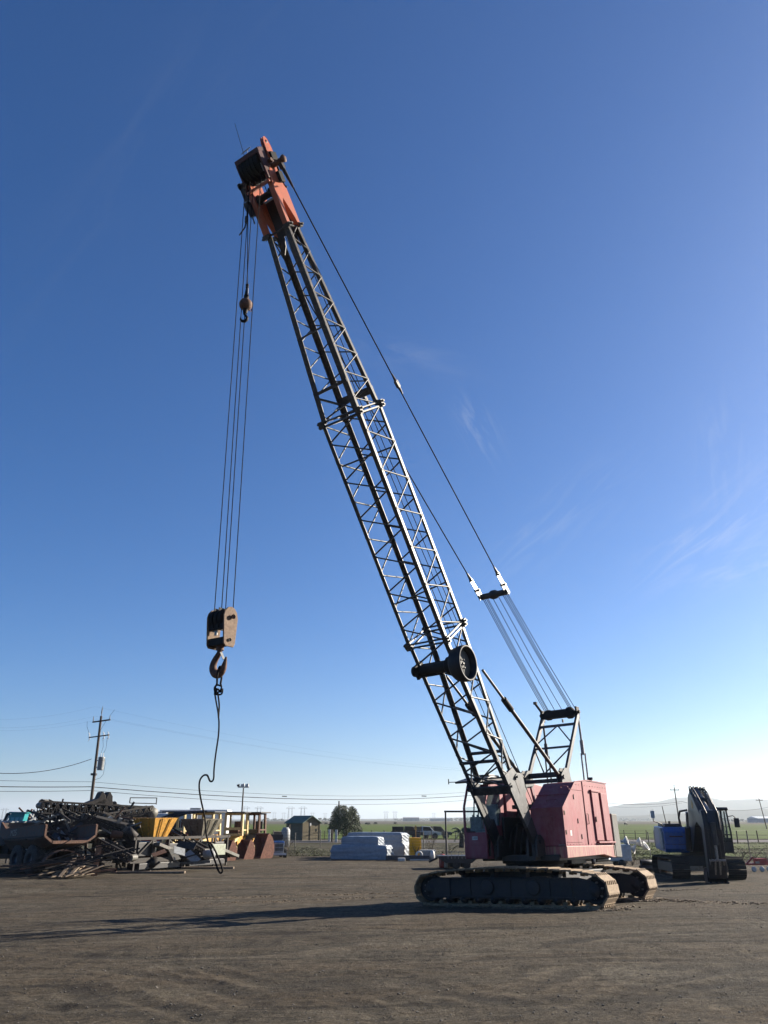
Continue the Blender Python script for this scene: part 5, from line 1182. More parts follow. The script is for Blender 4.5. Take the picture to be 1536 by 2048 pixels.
# ------------------------------------------------------------------ right edge clutter
def lamp_tower():
    o = on_ground(1256, 50); t = thing('light_tower', 'white folded light tower with four lamp heads behind the crane counterweight', 'light tower', o)
    b = MB(); b.box((-.6, 0, .8), (1.3, 1.0, .9)); b.build('housing', MT['white'], t, .05)
    MB().beam((-.6, 0, 1.45), (1.0, 0, 1.25), .12, .12).build('mast', MT['white'], t)
    for x_, z_, a in ((-.15, 1.42, .5), (.25, 1.02, -.5), (.62, 1.35, .3), (.95, 1.12, .9)):
        b = MB(); b.lathe([(0, -.15), (.1, -.14), (.26, .08), (.28, .12), (.24, .12), (.2, .05), (0, -.02)], (x_, -.25, z_), V((math.cos(a), -.4, math.sin(a) * .6)), 18); b.build('lamp_head', MT['white'], t)
    for y_ in (-.55, .55): MB().lathe([(0, -.1), (.14, -.1), (.22, -.08), (.22, .08), (.14, .1), (0, .1)], (-.6, y_, .22), Y, 18).build('wheel', MT['tire'], t)
lamp_tower()
o = on_ground(1294, 46)
for k, (dx, dz) in enumerate(((0, .16), (.1, .44))):
    q = MB(); q.lathe([(.15, -.5), (.15, .5), (.12, .5), (.12, -.5), (.15, -.5)], (0, 0, 0), X, 18); p_ = q.build('black_pipe', MT['black']); p_.location = o + V((dx, .1 * k, dz)); tag(p_, ('lower' if k == 0 else 'upper') + ' black plastic pipe lying left of the excavator track', 'pipe', 'black pipes by the excavator')
def implement(px, Yd, lab, s_=1.0, rz=.2):
    o = on_ground(px, Yd); t = thing('red_implement', lab, 'farm implement', o, rz, 'red implements by the right edge'); t.scale = (.75, .75, .75)
    b = MB(); b.box((0, 0, .5), (1.6, .5, .12)); b.beam((-.8, 0, .5), (-.3, -.1, .95), .1); b.box((.35, 0, .72), (.8, .45, .32)); b.beam((.8, .1, .5), (1.5, .1, .35), .08); b.build('frame', MT['redpaint'], t, .01)
    for x_ in (-.5, .15, .7): MB().lathe([(0, -.08), (.08, -.06), (.15, -.07), (.18, -.04), (.18, .04), (.15, .07), (.08, .06), (0, .06)], (x_, -.35, .18), Y, 16).build('wheel', MT['white'], t)
    MB().box((-.1, -.3, .62), (.3, .1, .14)).build('bracket', MT['chrome'], t)
implement(1508, 46, 'red implement on white wheels right of the excavator track'); implement(1548, 48, 'red implement cut by the right picture edge')
o = on_ground(1377, 46); q = MB(); q.box((0, 0, .3), (1.6, .05, .6), (X, V((0, .9, .43)), V((0, -.43, .9)))); p_ = q.build('pale_panel', MT['palegrey']); p_.location = o; tag(p_, 'pale blue grey panel lying between the excavator tracks', 'panel')
# ------------------------------------------------------------------ dump truck, far left
dt = on_ground(128, 43.5)
trk = thing('dump_truck', 'old grey articulated dump truck with a rusty open bed at the left edge', 'dump truck', dt, R(180 - 42))
# local x points to the truck's front (image left and away); y left ; rear at x = 0
def wheel(t, x, y, r=.72, w_=.6):
    b = MB(); b.lathe([(.3, -w_ / 2), (r * .8, -w_ / 2), (r, -w_ / 2 + .09), (r, w_ / 2 - .09), (r * .8, w_ / 2), (.3, w_ / 2)], (x, y, r), Y, 30)
    for k in range(22):
        a = 2 * math.pi * k / 22; e = V((math.cos(a), 0, math.sin(a))); f_ = V((-math.sin(a), 0, math.cos(a)))
        for sg in (-1, 1): b.box(V((x, y + sg * w_ * .22, r)) + e * (r + .012), (.10, w_ * .42, .05), ((f_ * .8 + Y * .5 * sg).normalized(), (Y * .8 - f_ * .5 * sg).normalized(), e))
    o_ = b.build('wheel', MT['tire'], t)
    MB().lathe([(0, -w_ * .3), (.2, -w_ * .32), (.30, -w_ * .25), (.33, -w_ * .5), (.36, -w_ * .5), (.34, w_ * .5), (.30, w_ * .25), (0, w_ * .3)], (x, y, r), Y, 22).build('rim', MT['bluegrey'], o_)
for x_ in (1.0, 2.65): wheel(trk, x_, 1.0); wheel(trk, x_, -1.0)
wheel(trk, 6.6, 1.0); wheel(trk, 6.6, -1.0)
b = MB(); b.box((2.8, 0, .95), (6.0, .7, .35)); b.box((.2, 0, .9), (.3, 1.8, .25)); b.box((6.5, 0, 1.1), (2.6, 1.2, .5)); b.build('chassis', MT['scrap'], trk, .02)
b = MB(); th = .07
def bed_sec(x, zb, zm, zt, wb, wt): return [V((x, -wt, zt)), V((x, -wt, zm)), V((x, -wb, zb)), V((x, wb, zb)), V((x, wt, zm)), V((x, wt, zt))]
secs = [bed_sec(-.5, 1.55, 1.85, 2.36, .95, 1.38), bed_sec(.6, 1.30, 1.7, 2.33, .95, 1.38), bed_sec(4.0, 1.1, 1.6, 2.12, .95, 1.38), bed_sec(4.7, 1.7, 1.9, 2.45, 1.0, 1.36)]
for s1_, s2_ in zip(secs, secs[1:]):
    for i in range(5):
        a, c, d, e = s1_[i], s1_[i + 1], s2_[i + 1], s2_[i]; nn = (c - a).cross(e - a).normalized() * th
        b.add([a, c, d, e, a + nn, c + nn, d + nn, e + nn], [(0, 1, 2, 3), (7, 6, 5, 4), (0, 4, 5, 1), (3, 2, 6, 7), (0, 3, 7, 4), (1, 5, 6, 2)])
s_ = secs[-1]; b.add([p for p in s_] + [p + V((.08, 0, 0)) for p in s_], [tuple(range(6)), tuple(range(11, 5, -1))] + [(i, i + 6, (i + 1) % 6 + 6, (i + 1) % 6) for i in range(6)])
bed = b.build('dump_bed', mat('dump_bed_paint', (.05, .046, .04), .7, 0, .3, 2, (.09, .042, .026), .42, .12), trk)
b = MB()
for sg in (-1, 1):
    for (p, q) in zip(secs, secs[1:]): b.beam(p[0 if sg < 0 else 5], q[0 if sg < 0 else 5], .10, .09)
    r0 = secs[0]; i0, i1, i2 = (0, 1, 2) if sg < 0 else (5, 4, 3)
    b.beam(r0[i0], r0[i1], .10, .10); b.beam(r0[i1], r0[i2], .10, .10)
b.beam(secs[0][2], secs[0][3], .14, .14); b.build('bed_rim', MT['rust'], bed)
b = MB()
for x_ in (1.4, 2.9):
    for sg in (-1, 1): b.beam((x_, sg * .98, 1.22), (x_ + .02, sg * 1.43, 1.72), .12, .08)
for sg in (-1, 1): b.beam((-.4, sg * 1.43, 1.84), (4.1, sg * 1.43, 1.62), .05, .08)
b.build('bed_rib', MT['scrap'], bed)
for sg in (-1, 1): MB().tube((2.0, sg * .98, 1.1), (3.2, sg * 1.1, 1.9), .07).build('tipping_cylinder', MT['palegrey'], trk)
fc = bpy.data.curves.new('bed_lettering', 'FONT'); fc.body = 'M25'; fc.size = .42; fc.align_x = 'CENTER'; fc.align_y = 'CENTER'
fo = bpy.data.objects.new('bed_lettering', fc); COL.objects.link(fo); dgr = bpy.context.evaluated_depsgraph_get(); dgr.update()
lm_ = bpy.data.meshes.new_from_object(fo.evaluated_get(dgr)); bpy.data.objects.remove(fo)
lo = bpy.data.objects.new('bed_lettering', lm_); COL.objects.link(lo); lo.parent = bed; lm_.materials.clear(); lm_.materials.append(MT['palegrey'])
nv = V((0, 1, 0)); ex_ = V((-1, 0, .06)).normalized(); ey_ = nv.cross(ex_)
lo.matrix_local = Matrix(((ex_.x, ey_.x, nv.x, 2.9), (ex_.y, ey_.y, nv.y, 1.47), (ex_.z, ey_.z, nv.z, 1.95), (0, 0, 0, 1)))
b = MB(); b.box((6.6, 0, 1.9), (1.5, 1.9, 1.3)); b.box((7.9, 0, 1.5), (1.3, 1.6, .8)); dc = b.build('cab', MT['palegrey'], trk, .06); MB().box((5.83, 0, 2.2), (.04, 1.5, .5)).build('rear_window', MT['dglass'], dc); MB().box((6.6, .97, 2.2), (.9, .03, .5)).build('side_window', MT['dglass'], dc)
MB().beam((5.6, 1.1, .9), (5.4, 1.2, 2.6), .1, .1).build('grab_rail', MT['white'], trk)
# ------------------------------------------------------------------ scrap heap of bars and boards in front of the truck's tail
rnd = random.Random(21)
names_ = []
for i in range(24):
    p = at(rnd.uniform(60, 200), rnd.uniform(1712, 1742), 41.5 + rnd.uniform(-.8, 1.2)); ang = rnd.gauss(.12, .12); L_ = rnd.uniform(2.0, 4.6); yaw = rnd.gauss(0, .25)
    d = V((math.cos(yaw) * math.cos(ang), math.sin(yaw), math.sin(ang))).normalized(); z_ = FLAT + .05 + .55 * rnd.random() ** 1.5
    c = V((p.x, p.y, z_ + abs(d.z) * L_ / 2)); b = MB()
    if i % 3: b.tube(-d * L_ / 2, d * L_ / 2, rnd.uniform(.018, .035), n=7)
    else: b.beam(-d * L_ / 2, d * L_ / 2, .05, .08)
    o_ = b.build('steel_bar', MT['scrap'] if i % 4 else MT['rust']); o_.location = c; tag(o_, 'dark steel bar in the loose scrap heap behind the dump truck', 'bar', 'steel bars in the scrap heap')
for i in range(15):
    p = at(rnd.uniform(100, 190), 1735, 41.2 + rnd.uniform(-.6, .9)); yaw = rnd.uniform(.3, 1.9); ang = rnd.uniform(0, .4); L_ = rnd.uniform(.9, 2.0)
    d = V((math.cos(yaw) * math.cos(ang), math.sin(yaw) * math.cos(ang), math.sin(ang))).normalized()
    c = V((p.x, p.y, FLAT + .06 + abs(d.z) * L_ / 2 + .18 * rnd.random())); b = MB(); b.beam(-d * L_ / 2, d * L_ / 2, .16, .045); o_ = b.build('wood_board', MT['wood']); o_.location = c; tag(o_, 'weathered board lying at the front of the scrap heap', 'board', 'boards in the scrap heap')
for i, (px, Yd, s_, lab) in enumerate(((136, 43, .95, 'curved rusty steel scoop lying behind the scrap bars'), (196, 42.5, .6, 'upright rusty plate stuck in the scrap heap'))):
    o = on_ground(px, Yd); b = MB()
    if i == 0:
        for k in range(9):
            a = k * .32; b.box((1.0 * math.cos(a) - .2, 0, .35 + .9 * math.sin(a) * .9), (.34, 1.1, .05), (V((-math.sin(a), 0, math.cos(a))), Y, V((math.cos(a), 0, math.sin(a)))))
    else: b.box((0, 0, .7), (.28, .08, 1.4), (X, Y, V((.05, 0, 1)).normalized()))
    q = b.build('scrap_plate', MT['rust']); q.location = o; q.rotation_euler = (0, 0, .5); tag(q, lab, 'scrap')
# ------------------------------------------------------------------ conveyors and screening plants
def truss(name, a, c, hgt, wid, nb, lab, mname='scrap', r=.04, belt=True):
    a, c = V(a), V(c); t = thing(name, lab, 'conveyor', a); c = c - a; a = V((0, 0, 0)); d = (c - a).normalized(); L_ = (c - a).length; sd = d.cross(Z).normalized(); up = sd.cross(d)
    ch = MB(); lc = MB()
    for i in (-1, 1):
        for j in (0, 1): ch.beam(a + sd * wid / 2 * i + up * hgt * j, c + sd * wid / 2 * i + up * hgt * j, r * 2, r * 2)
        for k in range(nb):
            p, q, s_ = a + d * L_ * k / nb, a + d * L_ * (k + .5) / nb, a + d * L_ * (k + 1) / nb; o_ = sd * wid / 2 * i
            lc.beam(p + o_ + up * hgt, q + o_, r, r); lc.beam(q + o_, s_ + o_ + up * hgt, r, r); lc.beam(p + o_, p + o_ + up * hgt, r, r)
    for k in range(0, nb + 1, max(1, nb // 3)):
        q = a + d * L_ * k / nb; lc.beam(q - sd * wid / 2, q + sd * wid / 2, r, r)
    ch.build('chord', MT[mname], t); lc.build('lacing', MT[mname], t)
    if belt:
        MB().box((a + c) / 2 + up * (hgt * .8), (L_, wid * .8, .03), (d, sd, up)).build('belt', MT['black'], t)
        for q in (a, c): MB().tube(q + up * hgt * .65 - sd * wid * .42, q + up * hgt * .65 + sd * wid * .42, .16, n=14).build('pulley', MT['grit'], t)
    return t, a, c, d, sd, up
cv, a_, c_, d_, sd_, up_ = truss('lattice_conveyor', at(78, 1626, 47), at(296, 1636, 51), .62, .9, 16, 'long dark lattice conveyor lying across the top of the scrap pile')
for q in (.12, .45, .8):
    p = a_.lerp(c_, q); b = MB(); zz = p.z + cv.location.z - FLAT
    for i in (-1, 1): b.beam(p + sd_ * .5 * i, p + sd_ * .9 * i + d_ * .4 - Z * zz, .1, .1)
    b.build('leg', MT['scrap'], cv)
b = MB(); p = a_.lerp(c_, .55) + up_ * .62
for k, q in enumerate((.50, .565)):
    p = a_.lerp(c_, q) + up_ * .6; b = MB(); b.prism([(-.9, 0), (.35, 0), (.30, .5), (.12, .75), (.02, .7), (-.1, .35)], p - sd_ * .4, d_, Z, sd_, .8); b.build('belt_hood', MT['scrap'], cv, .02)
b = MB(); p = c_ + up_ * .3; b.lathe([(0, -.5), (.3, -.5), (.3, .5), (0, .5)], p + d_ * .1, sd_, 18); b.build('head_drum', MT['grit'], cv)
b = MB(); p = a_.lerp(c_, .80) + up_ * .8; b.beam(p, p + d_ * 1.7 + Z * .05, .05); b.beam(p + Z * .3, p + d_ * 1.7 + Z * .38, .05); b.beam(p, p + Z * .3, .05); b.beam(p + d_ * 1.7, p + d_ * 1.7 + Z * .4, .05); b.build('guard_rail', MT['scrap'], cv)
truss('lattice_conveyor', at(172, 1648, 46), at(272, 1688, 46.5), .42, .7, 12, 'dark lattice conveyor sloping down right towards the yellow hopper')
truss('lattice_conveyor', at(110, 1668, 47.5), at(300, 1640, 50), .42, .7, 14, 'half buried lattice conveyor rising right under the top conveyor')
truss('lattice_conveyor', at(196, 1690, 45), at(262, 1724, 44.5), .35, .6, 8, 'short broken conveyor frame leaning down beside the scrap boards')
truss('lattice_conveyor', at(330, 1668, 50), at(408, 1712, 49), .4, .7, 9, 'dark conveyor sloping between the yellow and grey hoppers')
truss('lattice_conveyor', at(90, 1640, 49), at(232, 1628, 50.5), .5, .8, 10, 'dark conveyor frame lying just under the long top conveyor', belt=True)
truss('lattice_conveyor', at(210, 1642, 48.5), at(300, 1626, 50.5), .4, .7, 7, 'short dark conveyor rising to the right end of the top conveyor')
truss('lattice_conveyor', at(166, 1640, 45.6), at(246, 1664, 46.2), .3, .6, 8, 'narrow conveyor frame sloping down over the scrap heap')
o = on_ground(176, 50.5); t = thing('old_crusher', 'big black crusher frame standing in the middle of the machine pile', 'crusher', o, .3)
b = MB()
for x_ in (-2.2, -.8, .8, 2.2):
    for y_ in (-.7, .7): b.beam((x_, y_, 0), (x_ * .9, y_, 2.3), .14)
for z_ in (.5, 1.4, 2.25):
    for y_ in (-.7, .7): b.beam((-2.2, y_, z_), (2.2, y_, z_), .14, .2)
for x_ in (-2.2, .8): b.beam((x_, -.7, .5), (x_ + 1.4, -.7, 2.2), .09)
b.build('frame', MT['black'], t)
b = MB(); b.box((-1.3, 0, 1.2), (1.4, 1.2, 1.3)); b.box((1.0, .1, 1.0), (1.6, 1.1, 1.0)); b.prism([(-.6, 1.5), (.7, 1.5), (1.1, 2.35), (-.9, 2.35)], (0, -.6, 0), X, Z, Y, 1.2); b.build('crusher_body', MT['black'], t, .03)
b = MB(); b.lathe([(0, -.1), (.55, -.1), (.55, .1), (0, .1)], (1.2, -.8, 1.1), Y, 24); b.build('flywheel', MT['scrap'], t)
MB().prism([(-1.0, 1.5), (.1, 1.5), (.35, 2.3), (-.55, 2.5)], (.5, -.95, 0), X, Z, Y, .06).build('side_plate', MT['grit'], t)
for (p, q, Ya, Yb, hh_, nb_, lab) in (((84, 1614), (156, 1646), 48, 47.5, .42, 6, 'short black conveyor frame sloping down behind the dump truck bed'), ((118, 1626), (262, 1656), 49, 48.6, .45, 10, 'long black conveyor frame sloping under the top conveyor, left of the yellow hopper'),
        ((148, 1660), (232, 1616), 50, 50.6, .4, 7, 'black conveyor frame rising right through the middle of the machine pile'), ((76, 1640), (186, 1626), 50.5, 51, .5, 8, 'black conveyor frame lying behind the teal machine and dump truck'),
        ((222, 1652), (304, 1676), 48, 47.6, .35, 7, 'low black conveyor frame touching the yellow hopper'), ((196, 1618), (292, 1636), 52, 52.4, .45, 8, 'rear black conveyor frame right of the pole base'), ((92, 1662), (176, 1640), 47, 47.5, .3, 7, 'thin black conveyor frame crossing over the truck bed')):
    truss('lattice_conveyor', at(p[0], p[1], Ya), at(q[0], q[1], Yb), hh_, .7, nb_, lab)
rnd = random.Random(33)
for i in range(150):
    px = rnd.uniform(84, 430) if i < 46 else rnd.uniform(82, 266); y_ = rnd.uniform(1632 if i > 84 else 1640, 1692 if i > 84 else 1725) if px < 270 else rnd.uniform(1685, 1728); Yd = rnd.uniform(45, 50); p = at(px, y_, Yd); p.z = max(p.z, FLAT + .12)
    k = rnd.random(); L_ = rnd.uniform(.5, 2.2); yaw = rnd.gauss(.2, .7); ang = rnd.gauss(-.25, .5)
    d = V((math.cos(yaw) * math.cos(ang), math.sin(yaw) * math.cos(ang), math.sin(ang))); b = MB()
    p.z = max(p.z, FLAT + abs(d.z) * L_ / 2 + .05)
    if i > 84: k = .1
    if k < .5: b.beam(-d * L_ / 2, d * L_ / 2, rnd.uniform(.04, .09), rnd.uniform(.05, .14))
    elif k < .8: b.box((0, 0, 0), (L_ * .5, rnd.uniform(.2, .5), .03), (d, d.orthogonal().normalized(), d.cross(d.orthogonal().normalized())))
    else: b.lathe([(0, -.3), (.22, -.3), (.22, .3), (0, .3)], (0, 0, 0), d, 14)
    o_ = b.build('scrap_piece', rnd.choice([MT['scrap'], MT['scrap'], MT['scrap'], MT['black'], MT['black'], MT['rust'], MT['grit'], MT['palegrey']])); o_.location = p
    tag(o_, 'odd scrap metal piece jammed among the conveyors and plant frames', 'scrap', 'loose scrap pieces in the machine pile')
def plant(px, Yd, hop, hm, lab, s_=1.0, rz=0.1, box=None):
    o = on_ground(px, Yd); t = thing('screening_plant', lab, 'screening plant', o, rz, 'old screening plants in the machine row')
    b = MB(); b.beam((-2.2, -.6, .55), (2.2, -.6, .55), .12, .25); b.beam((-2.2, .6, .55), (2.2, .6, .55), .12, .25)
    for x_ in (-1.9, -.6, .7, 1.9):
        for y_ in (-.6, .6): b.beam((x_, y_, 0), (x_, y_, 1.7), .1, .1)
    for y_ in (-.6, .6):
        b.beam((-1.9, y_, .6), (-.6, y_, 1.6), .07); b.beam((.7, y_, 1.6), (1.9, y_, .6), .07); b.beam((-2.1, y_, 1.65), (2.1, y_, 1.65), .1, .14)
    b.build('chassis', MT['scrap'], t)
    b = MB(); b.box((-.9, 0, 1.1), (1.3, 1.0, .7)); b.box((1.1, -.2, .95), (.9, .9, .8)); b.box((0, -.3, .25), (3.2, .9, .3)); b.build('engine_box', MT['black'], t, .02)
    MB().beam((-.5, -.75, 1.35), (2.6, -.75, .5), .6, .16).build('chute', MT['grit'], t)
    (x0, x1, y0, y1, zb, zt, fl) = hop; h_ = MB(); cx, cy = (x0 + x1) / 2, (y0 + y1) / 2
    top = [V((x0 - fl, y0 - fl, zt)), V((x1 + fl, y0 - fl, zt)), V((x1 + fl, y1 + fl, zt)), V((x0 - fl, y1 + fl, zt))]; bot = [V((x0, y0, zb)), V((x1, y0, zb)), V((x1, y1, zb)), V((x0, y1, zb))]
    for i in range(4):
        a, c, d, e = top[i], top[(i + 1) % 4], bot[(i + 1) % 4], bot[i]; nn = (c - a).cross(e - a).normalized() * .05
        h_.add([a, c, d, e, a + nn, c + nn, d + nn, e + nn], [(0, 1, 2, 3), (7, 6, 5, 4), (0, 4, 5, 1), (3, 2, 6, 7), (0, 3, 7, 4), (1, 5, 6, 2)])
        for q in (.3, .7): h_.beam(a.lerp(c, q) - nn, e.lerp(d, q) - nn, .05, .05)
    h_.build('hopper', hm, t)
    if box: MB().box(box[0], box[1]).build('feeder_box', MT['mint'], t, .02)
    return t
plant(303, 47.5, (-.5, .6, -.5, .5, 1.7, 2.7, .36), MT['yellow'], 'screening plant with a bright yellow flared hopper on top', rz=1.08)
plant(398, 51, (-.45, .55, -.5, .5, 1.7, 2.65, .42), mat('mottled_hopper_steel', (.17, .155, .12), .7, 0, .3, 3, (.09, .075, .05), .45, .12), 'screening plant with a grey flared hopper and pale green feeder box', rz=1.08, box=((.1, -1.15, .95), (1.25, .6, .6)))
b = MB(); b.box((0, 0, .06), (3.6, .3, .1)); o_ = b.build('timber', MT['wood']); o_.location = on_ground(306, 44.5) ; tag(o_, 'pale timber on the ground below the yellow hopper', 'timber', 'ground timbers')
b = MB(); b.box((0, 0, .06), (3.0, .3, .1)); o_ = b.build('timber', MT['wood']); o_.location = on_ground(418, 48.5); tag(o_, 'pale timber on the ground below the grey hopper', 'timber', 'ground timbers')
# ------------------------------------------------------------------ loaders with rusty buckets
def loader(px, Yd, frame_m, lab, rz=R(262), glazed=True, w_=1.45, d_=1.2):
    o = on_ground(px, Yd); t = thing('wheel_loader', lab, 'loader', o, rz, 'parked loaders with canopies')
    b = MB(); b.prism([(-1.9, .55), (.5, .55), (.6, 1.2), (.1, 1.5), (-1.9, 1.55)], (0, -.55, 0), X, Z, Y, 1.1); b.build('body', MT['yellow'] if frame_m == 'cream' else MT['grit'], t, .04)
    c = MB(); h0 = 1.45
    for x_ in (-d_, .1):
        for y_ in (-w_ / 2, w_ / 2): c.beam((x_, y_, h0), (x_ * .9, y_ * .96, 3.1), .16, .16)
    for y_ in (-w_ / 2, w_ / 2): c.beam((-d_, y_, 3.06), (.1, y_, 3.06), .1); c.beam((-d_, y_, 1.85), (.1, y_, 1.85), .09)
    for z_ in ((1.5, 1.95, 3.05) if glazed else (3.05,)): c.beam((.1, -w_ / 2, z_), (.1, w_ / 2, z_), .16, .2)
    c.build('cab_frame', MT[frame_m], t)
    MB().box((-.5, 0, 3.17), (d_ + .9, w_ + .6, .09)).build('canopy_roof', MT['black'], t, .02)
    b = MB(); b.box((-.75, 0, 1.75), (.5, .6, .22)); b.box((-1.0, 0, 2.15), (.14, .6, .7)); b.box((-.1, 0, 1.7), (.3, .8, .4)); b.build('seat', MT['rust'] if glazed else MT['black'], t, .04)
    for x_ in (-1.5, .1):
        for y_ in (-.72, .72): wheel(t, x_, y_, .45, .34)
    for y_ in (-.48, .48):
        q = MB(); q.beam((-.4, y_, 1.35), (1.1, y_, 1.1), .12, .22); q.beam((1.1, y_, 1.1), (1.5, y_, .5), .12, .2); q.build('lift_arm', MT['cream' if frame_m == 'cream' else 'yellow'], t)
    return t
loader(465, 66.5, 'cream', 'loader with a bright pale yellow square cab frame above the rusty buckets')
loader(505, 68, 'rust', 'loader with a thin open canopy above the middle rusty bucket', R(255), False, 1.0)
loader(349, 62, 'cream', 'loader with a cream cab frame behind the yellow hopper', R(250))
loader(405, 64, 'cream', 'loader with bare posts and dark canopy behind the grey hopper', R(256), False, 1.5)
for i, (px, Yd, k, lab) in enumerate(((455, 58.6, .86, 'leftmost rusty loader bucket standing in the row'), (491, 60.6, .86, 'middle rusty loader bucket standing in the row'), (524, 62.2, 1.12, 'largest and rightmost rusty loader bucket in the row'))):
    o = on_ground(px, Yd); t = thing('loader_bucket', lab, 'bucket', o, R(222), 'rusty loader buckets'); t.scale = (k * .74, k * .8, k)
    pr = [(-.45, .05), (-.62, .4), (-.58, .85), (-.35, 1.25), (-.02, 1.48)]; q = MB()
    for (a, d) in zip(pr, pr[1:]): q.beam((a[0], 0, a[1]), (d[0], 0, d[1]), 1.75, .05)
    q.beam((-.45, 0, .05), (.72, 0, .03), 1.75, .05); q.build('bucket_shell', MT['bucket_rust'], t)
    for y_ in (-.92, .87): MB().prism([(-.45, .0), (-.64, .4), (-.6, .87), (-.37, 1.28), (-.02, 1.52), (.12, 1.38), (.82, .0)], (0, y_, 0), X, Z, Y, .05).build('end_plate', MT['bucket_rust'], t, .008)
    q = MB()
    for y_ in (-.4, .4): q.prism([(-.5, .55), (-.95, .75), (-.9, 1.05), (-.45, 1.05)], (0, y_ - .05, 0), X, Z, Y, .1)
    q.beam((.6, 0, .02), (.86, 0, .02), 1.8, .05); q.build('mount_lug', MT['cream'] if i < 2 else MT['rust'], t)
for i, px in enumerate((318, 330, 342)):
    o = on_ground(px, 57); b = MB(); b.path([(-.3, 0, 0), (-.3, 0, 2.2), (0, 0, 2.75), (.9, 0, 3.05), (2.2, 0, 3.15)], .07, 8); q = b.build('roll_bar', MT['black']); q.location = o; q.rotation_euler = (0, 0, .2); tag(q, ('leftmost', 'middle', 'rightmost')[i] + ' of three bent black roll bars left of the cream cab frame', 'roll bar', 'bent roll bars')
# ------------------------------------------------------------------ vans and trucks behind the row
def van(px, Yd, L_, h_, lab, stripe=None, rz=0.0):
    o = on_ground(px, Yd); t = thing('white_trailer', lab, 'trailer', o, rz, 'white trailers behind the loaders')
    MB().box((0, 0, .55 + h_ / 2), (L_, 2.3, h_)).build('body', MT['white'], t, .12)
    n = int(L_ / 1.8)
    for k in range(n): MB().box((-L_ / 2 + 1.0 + k * 1.8, -1.16, .55 + h_ * .66), (.9, .04, .6)).build('window', MT['dglass'], t)
    if stripe: MB().box((0, -1.155, .55 + h_ * .28), (L_ * .96, .03, h_ * .3)).build('stripe', MT['redpaint'], t)
    for x_ in (-L_ * .3, L_ * .3): wheel(t, x_, -.9, .4, .25); wheel(t, x_, .9, .4, .25)
    MB().box((0, 0, .6 + h_), (1.0, .8, .2)).build('roof_vent', MT['palegrey'], t)
van(316, 74, 6.0, 2.6, 'white trailer with a red striped side behind the roll bars', True)
van(386, 78, 6.4, 2.95, 'white trailer with plain side behind the grey hopper')
def small_truck(px, Yd, lab):
    o = on_ground(px, Yd); t = thing('small_truck', lab, 'truck', o, R(-70)); t.scale = (.74, .74, .74)
    b = MB(); b.box((.4, 0, 1.3), (1.3, 1.1, .5)); bd = b.build('hood', MT['blue'], t, .08); MB().box((-.2, 0, .8), (2.4, 1.0, .5)).build('chassis', MT['black'], t, .03); MB().box((-.9, 0, 1.6), (.5, 1.4, .9)).build('cab_back', MT['bluegrey'], t, .05)
    b = MB(); b.box((1.08, 0, .9), (.08, 1.0, .95)); g_ = b.build('grille', MT['palegrey'], t, .02)
    for k in range(2): MB().box((1.125, 0, .78 + .36 * k), (.02, .8, .26)).build('grille_opening', MT['grit'], g_)
    MB().box((-.2, 0, 1.9), (.05, 1.3, .5)).build('windscreen', MT['dglass'], bd)
    MB().box((1.15, 0, .35), (.12, 1.5, .2)).build('bumper', MT['white'], t)
    for x_ in (.6, -1.2): wheel(t, x_, .75, .42, .28); wheel(t, x_, -.75, .42, .28)
    for k in (-.5, .5): MB().beam((-.2, k, 1.3), (-.25, k, 2.35), .06).build('frame_post', MT['black'], t)
small_truck(553, 63, 'small blue truck with a pale grey grille right of the rusty buckets')
for i, (px, Yd, w_, h_, m_, lab) in enumerate(((560, 88, 1.6, 1.5, 'wood', 'tan stacked bale left of the shed'), (548, 90, 2.2, 1.1, 'grit', 'grey pallet load left of the shed'), (570, 86, .9, 1.9, 'palegrey', 'pale upright tank against the shed'))):
    o = on_ground(px, Yd); t = thing('stored_goods', lab, 'stored goods', o); b = MB()
    if i < 2:
        for k in range(3): b.box((0, 0, h_ * (k + .5) / 3), (w_ * (1 - .04 * k), 1.2, h_ / 3 - .03))
        b.build('bale', MT[m_], t, .06)
    else: b.lathe([(0, 0), (w_ / 2, 0), (w_ / 2, h_ * .85), (w_ * .3, h_), (0, h_)], (0, 0, 0), Z, 20); b.build('tank', MT[m_], t)
# teal machine and rubble behind the dump truck
o = on_ground(28, 52); t = thing('teal_machine', 'teal cabbed machine showing above the dump truck bed', 'machine', o, .15); t.scale = (.6, .6, 1)
b = MB(); b.box((0, 0, 1.1), (2.6, 1.6, 1.4)); b.build('body', MT['black'], t, .05)
b = MB(); b.prism([(-.72, 2.2), (.55, 2.25), (.75, 3.0), (-.6, 3.02), (-.85, 2.8)], (0, -.8, 0), X, Z, Y, 1.5); hd_ = b.build('hood', MT['teal'], t, .04)
for k in range(3): MB().box((-.42 + .42 * k, -.81, 2.55), (.32, .03, .4)).build('hood_panel', mat('pale_teal_panel', (.10, .36, .40), .4), hd_)
MB().prism([(-.95, 2.98), (.85, 2.98), (.95, 3.06), (-.8, 3.08)], (0, -.95, 0), X, Z, Y, 1.8).build('hood_lid', MT['teal'], t)
b = MB(); b.path([(-1.3, 0, 1.4), (-1.5, 0, 2.3), (-1.2, 0, 2.9), (-.95, 0, 2.95)], [.14, .18, .18, .1], 10); b.build('exhaust_pipe', MT['black'], t); MB().beam((-1.4, -.4, 2.0), (-.95, -.4, 2.85), .1).build('handrail', MT['white'], t)
rnd = random.Random(8)
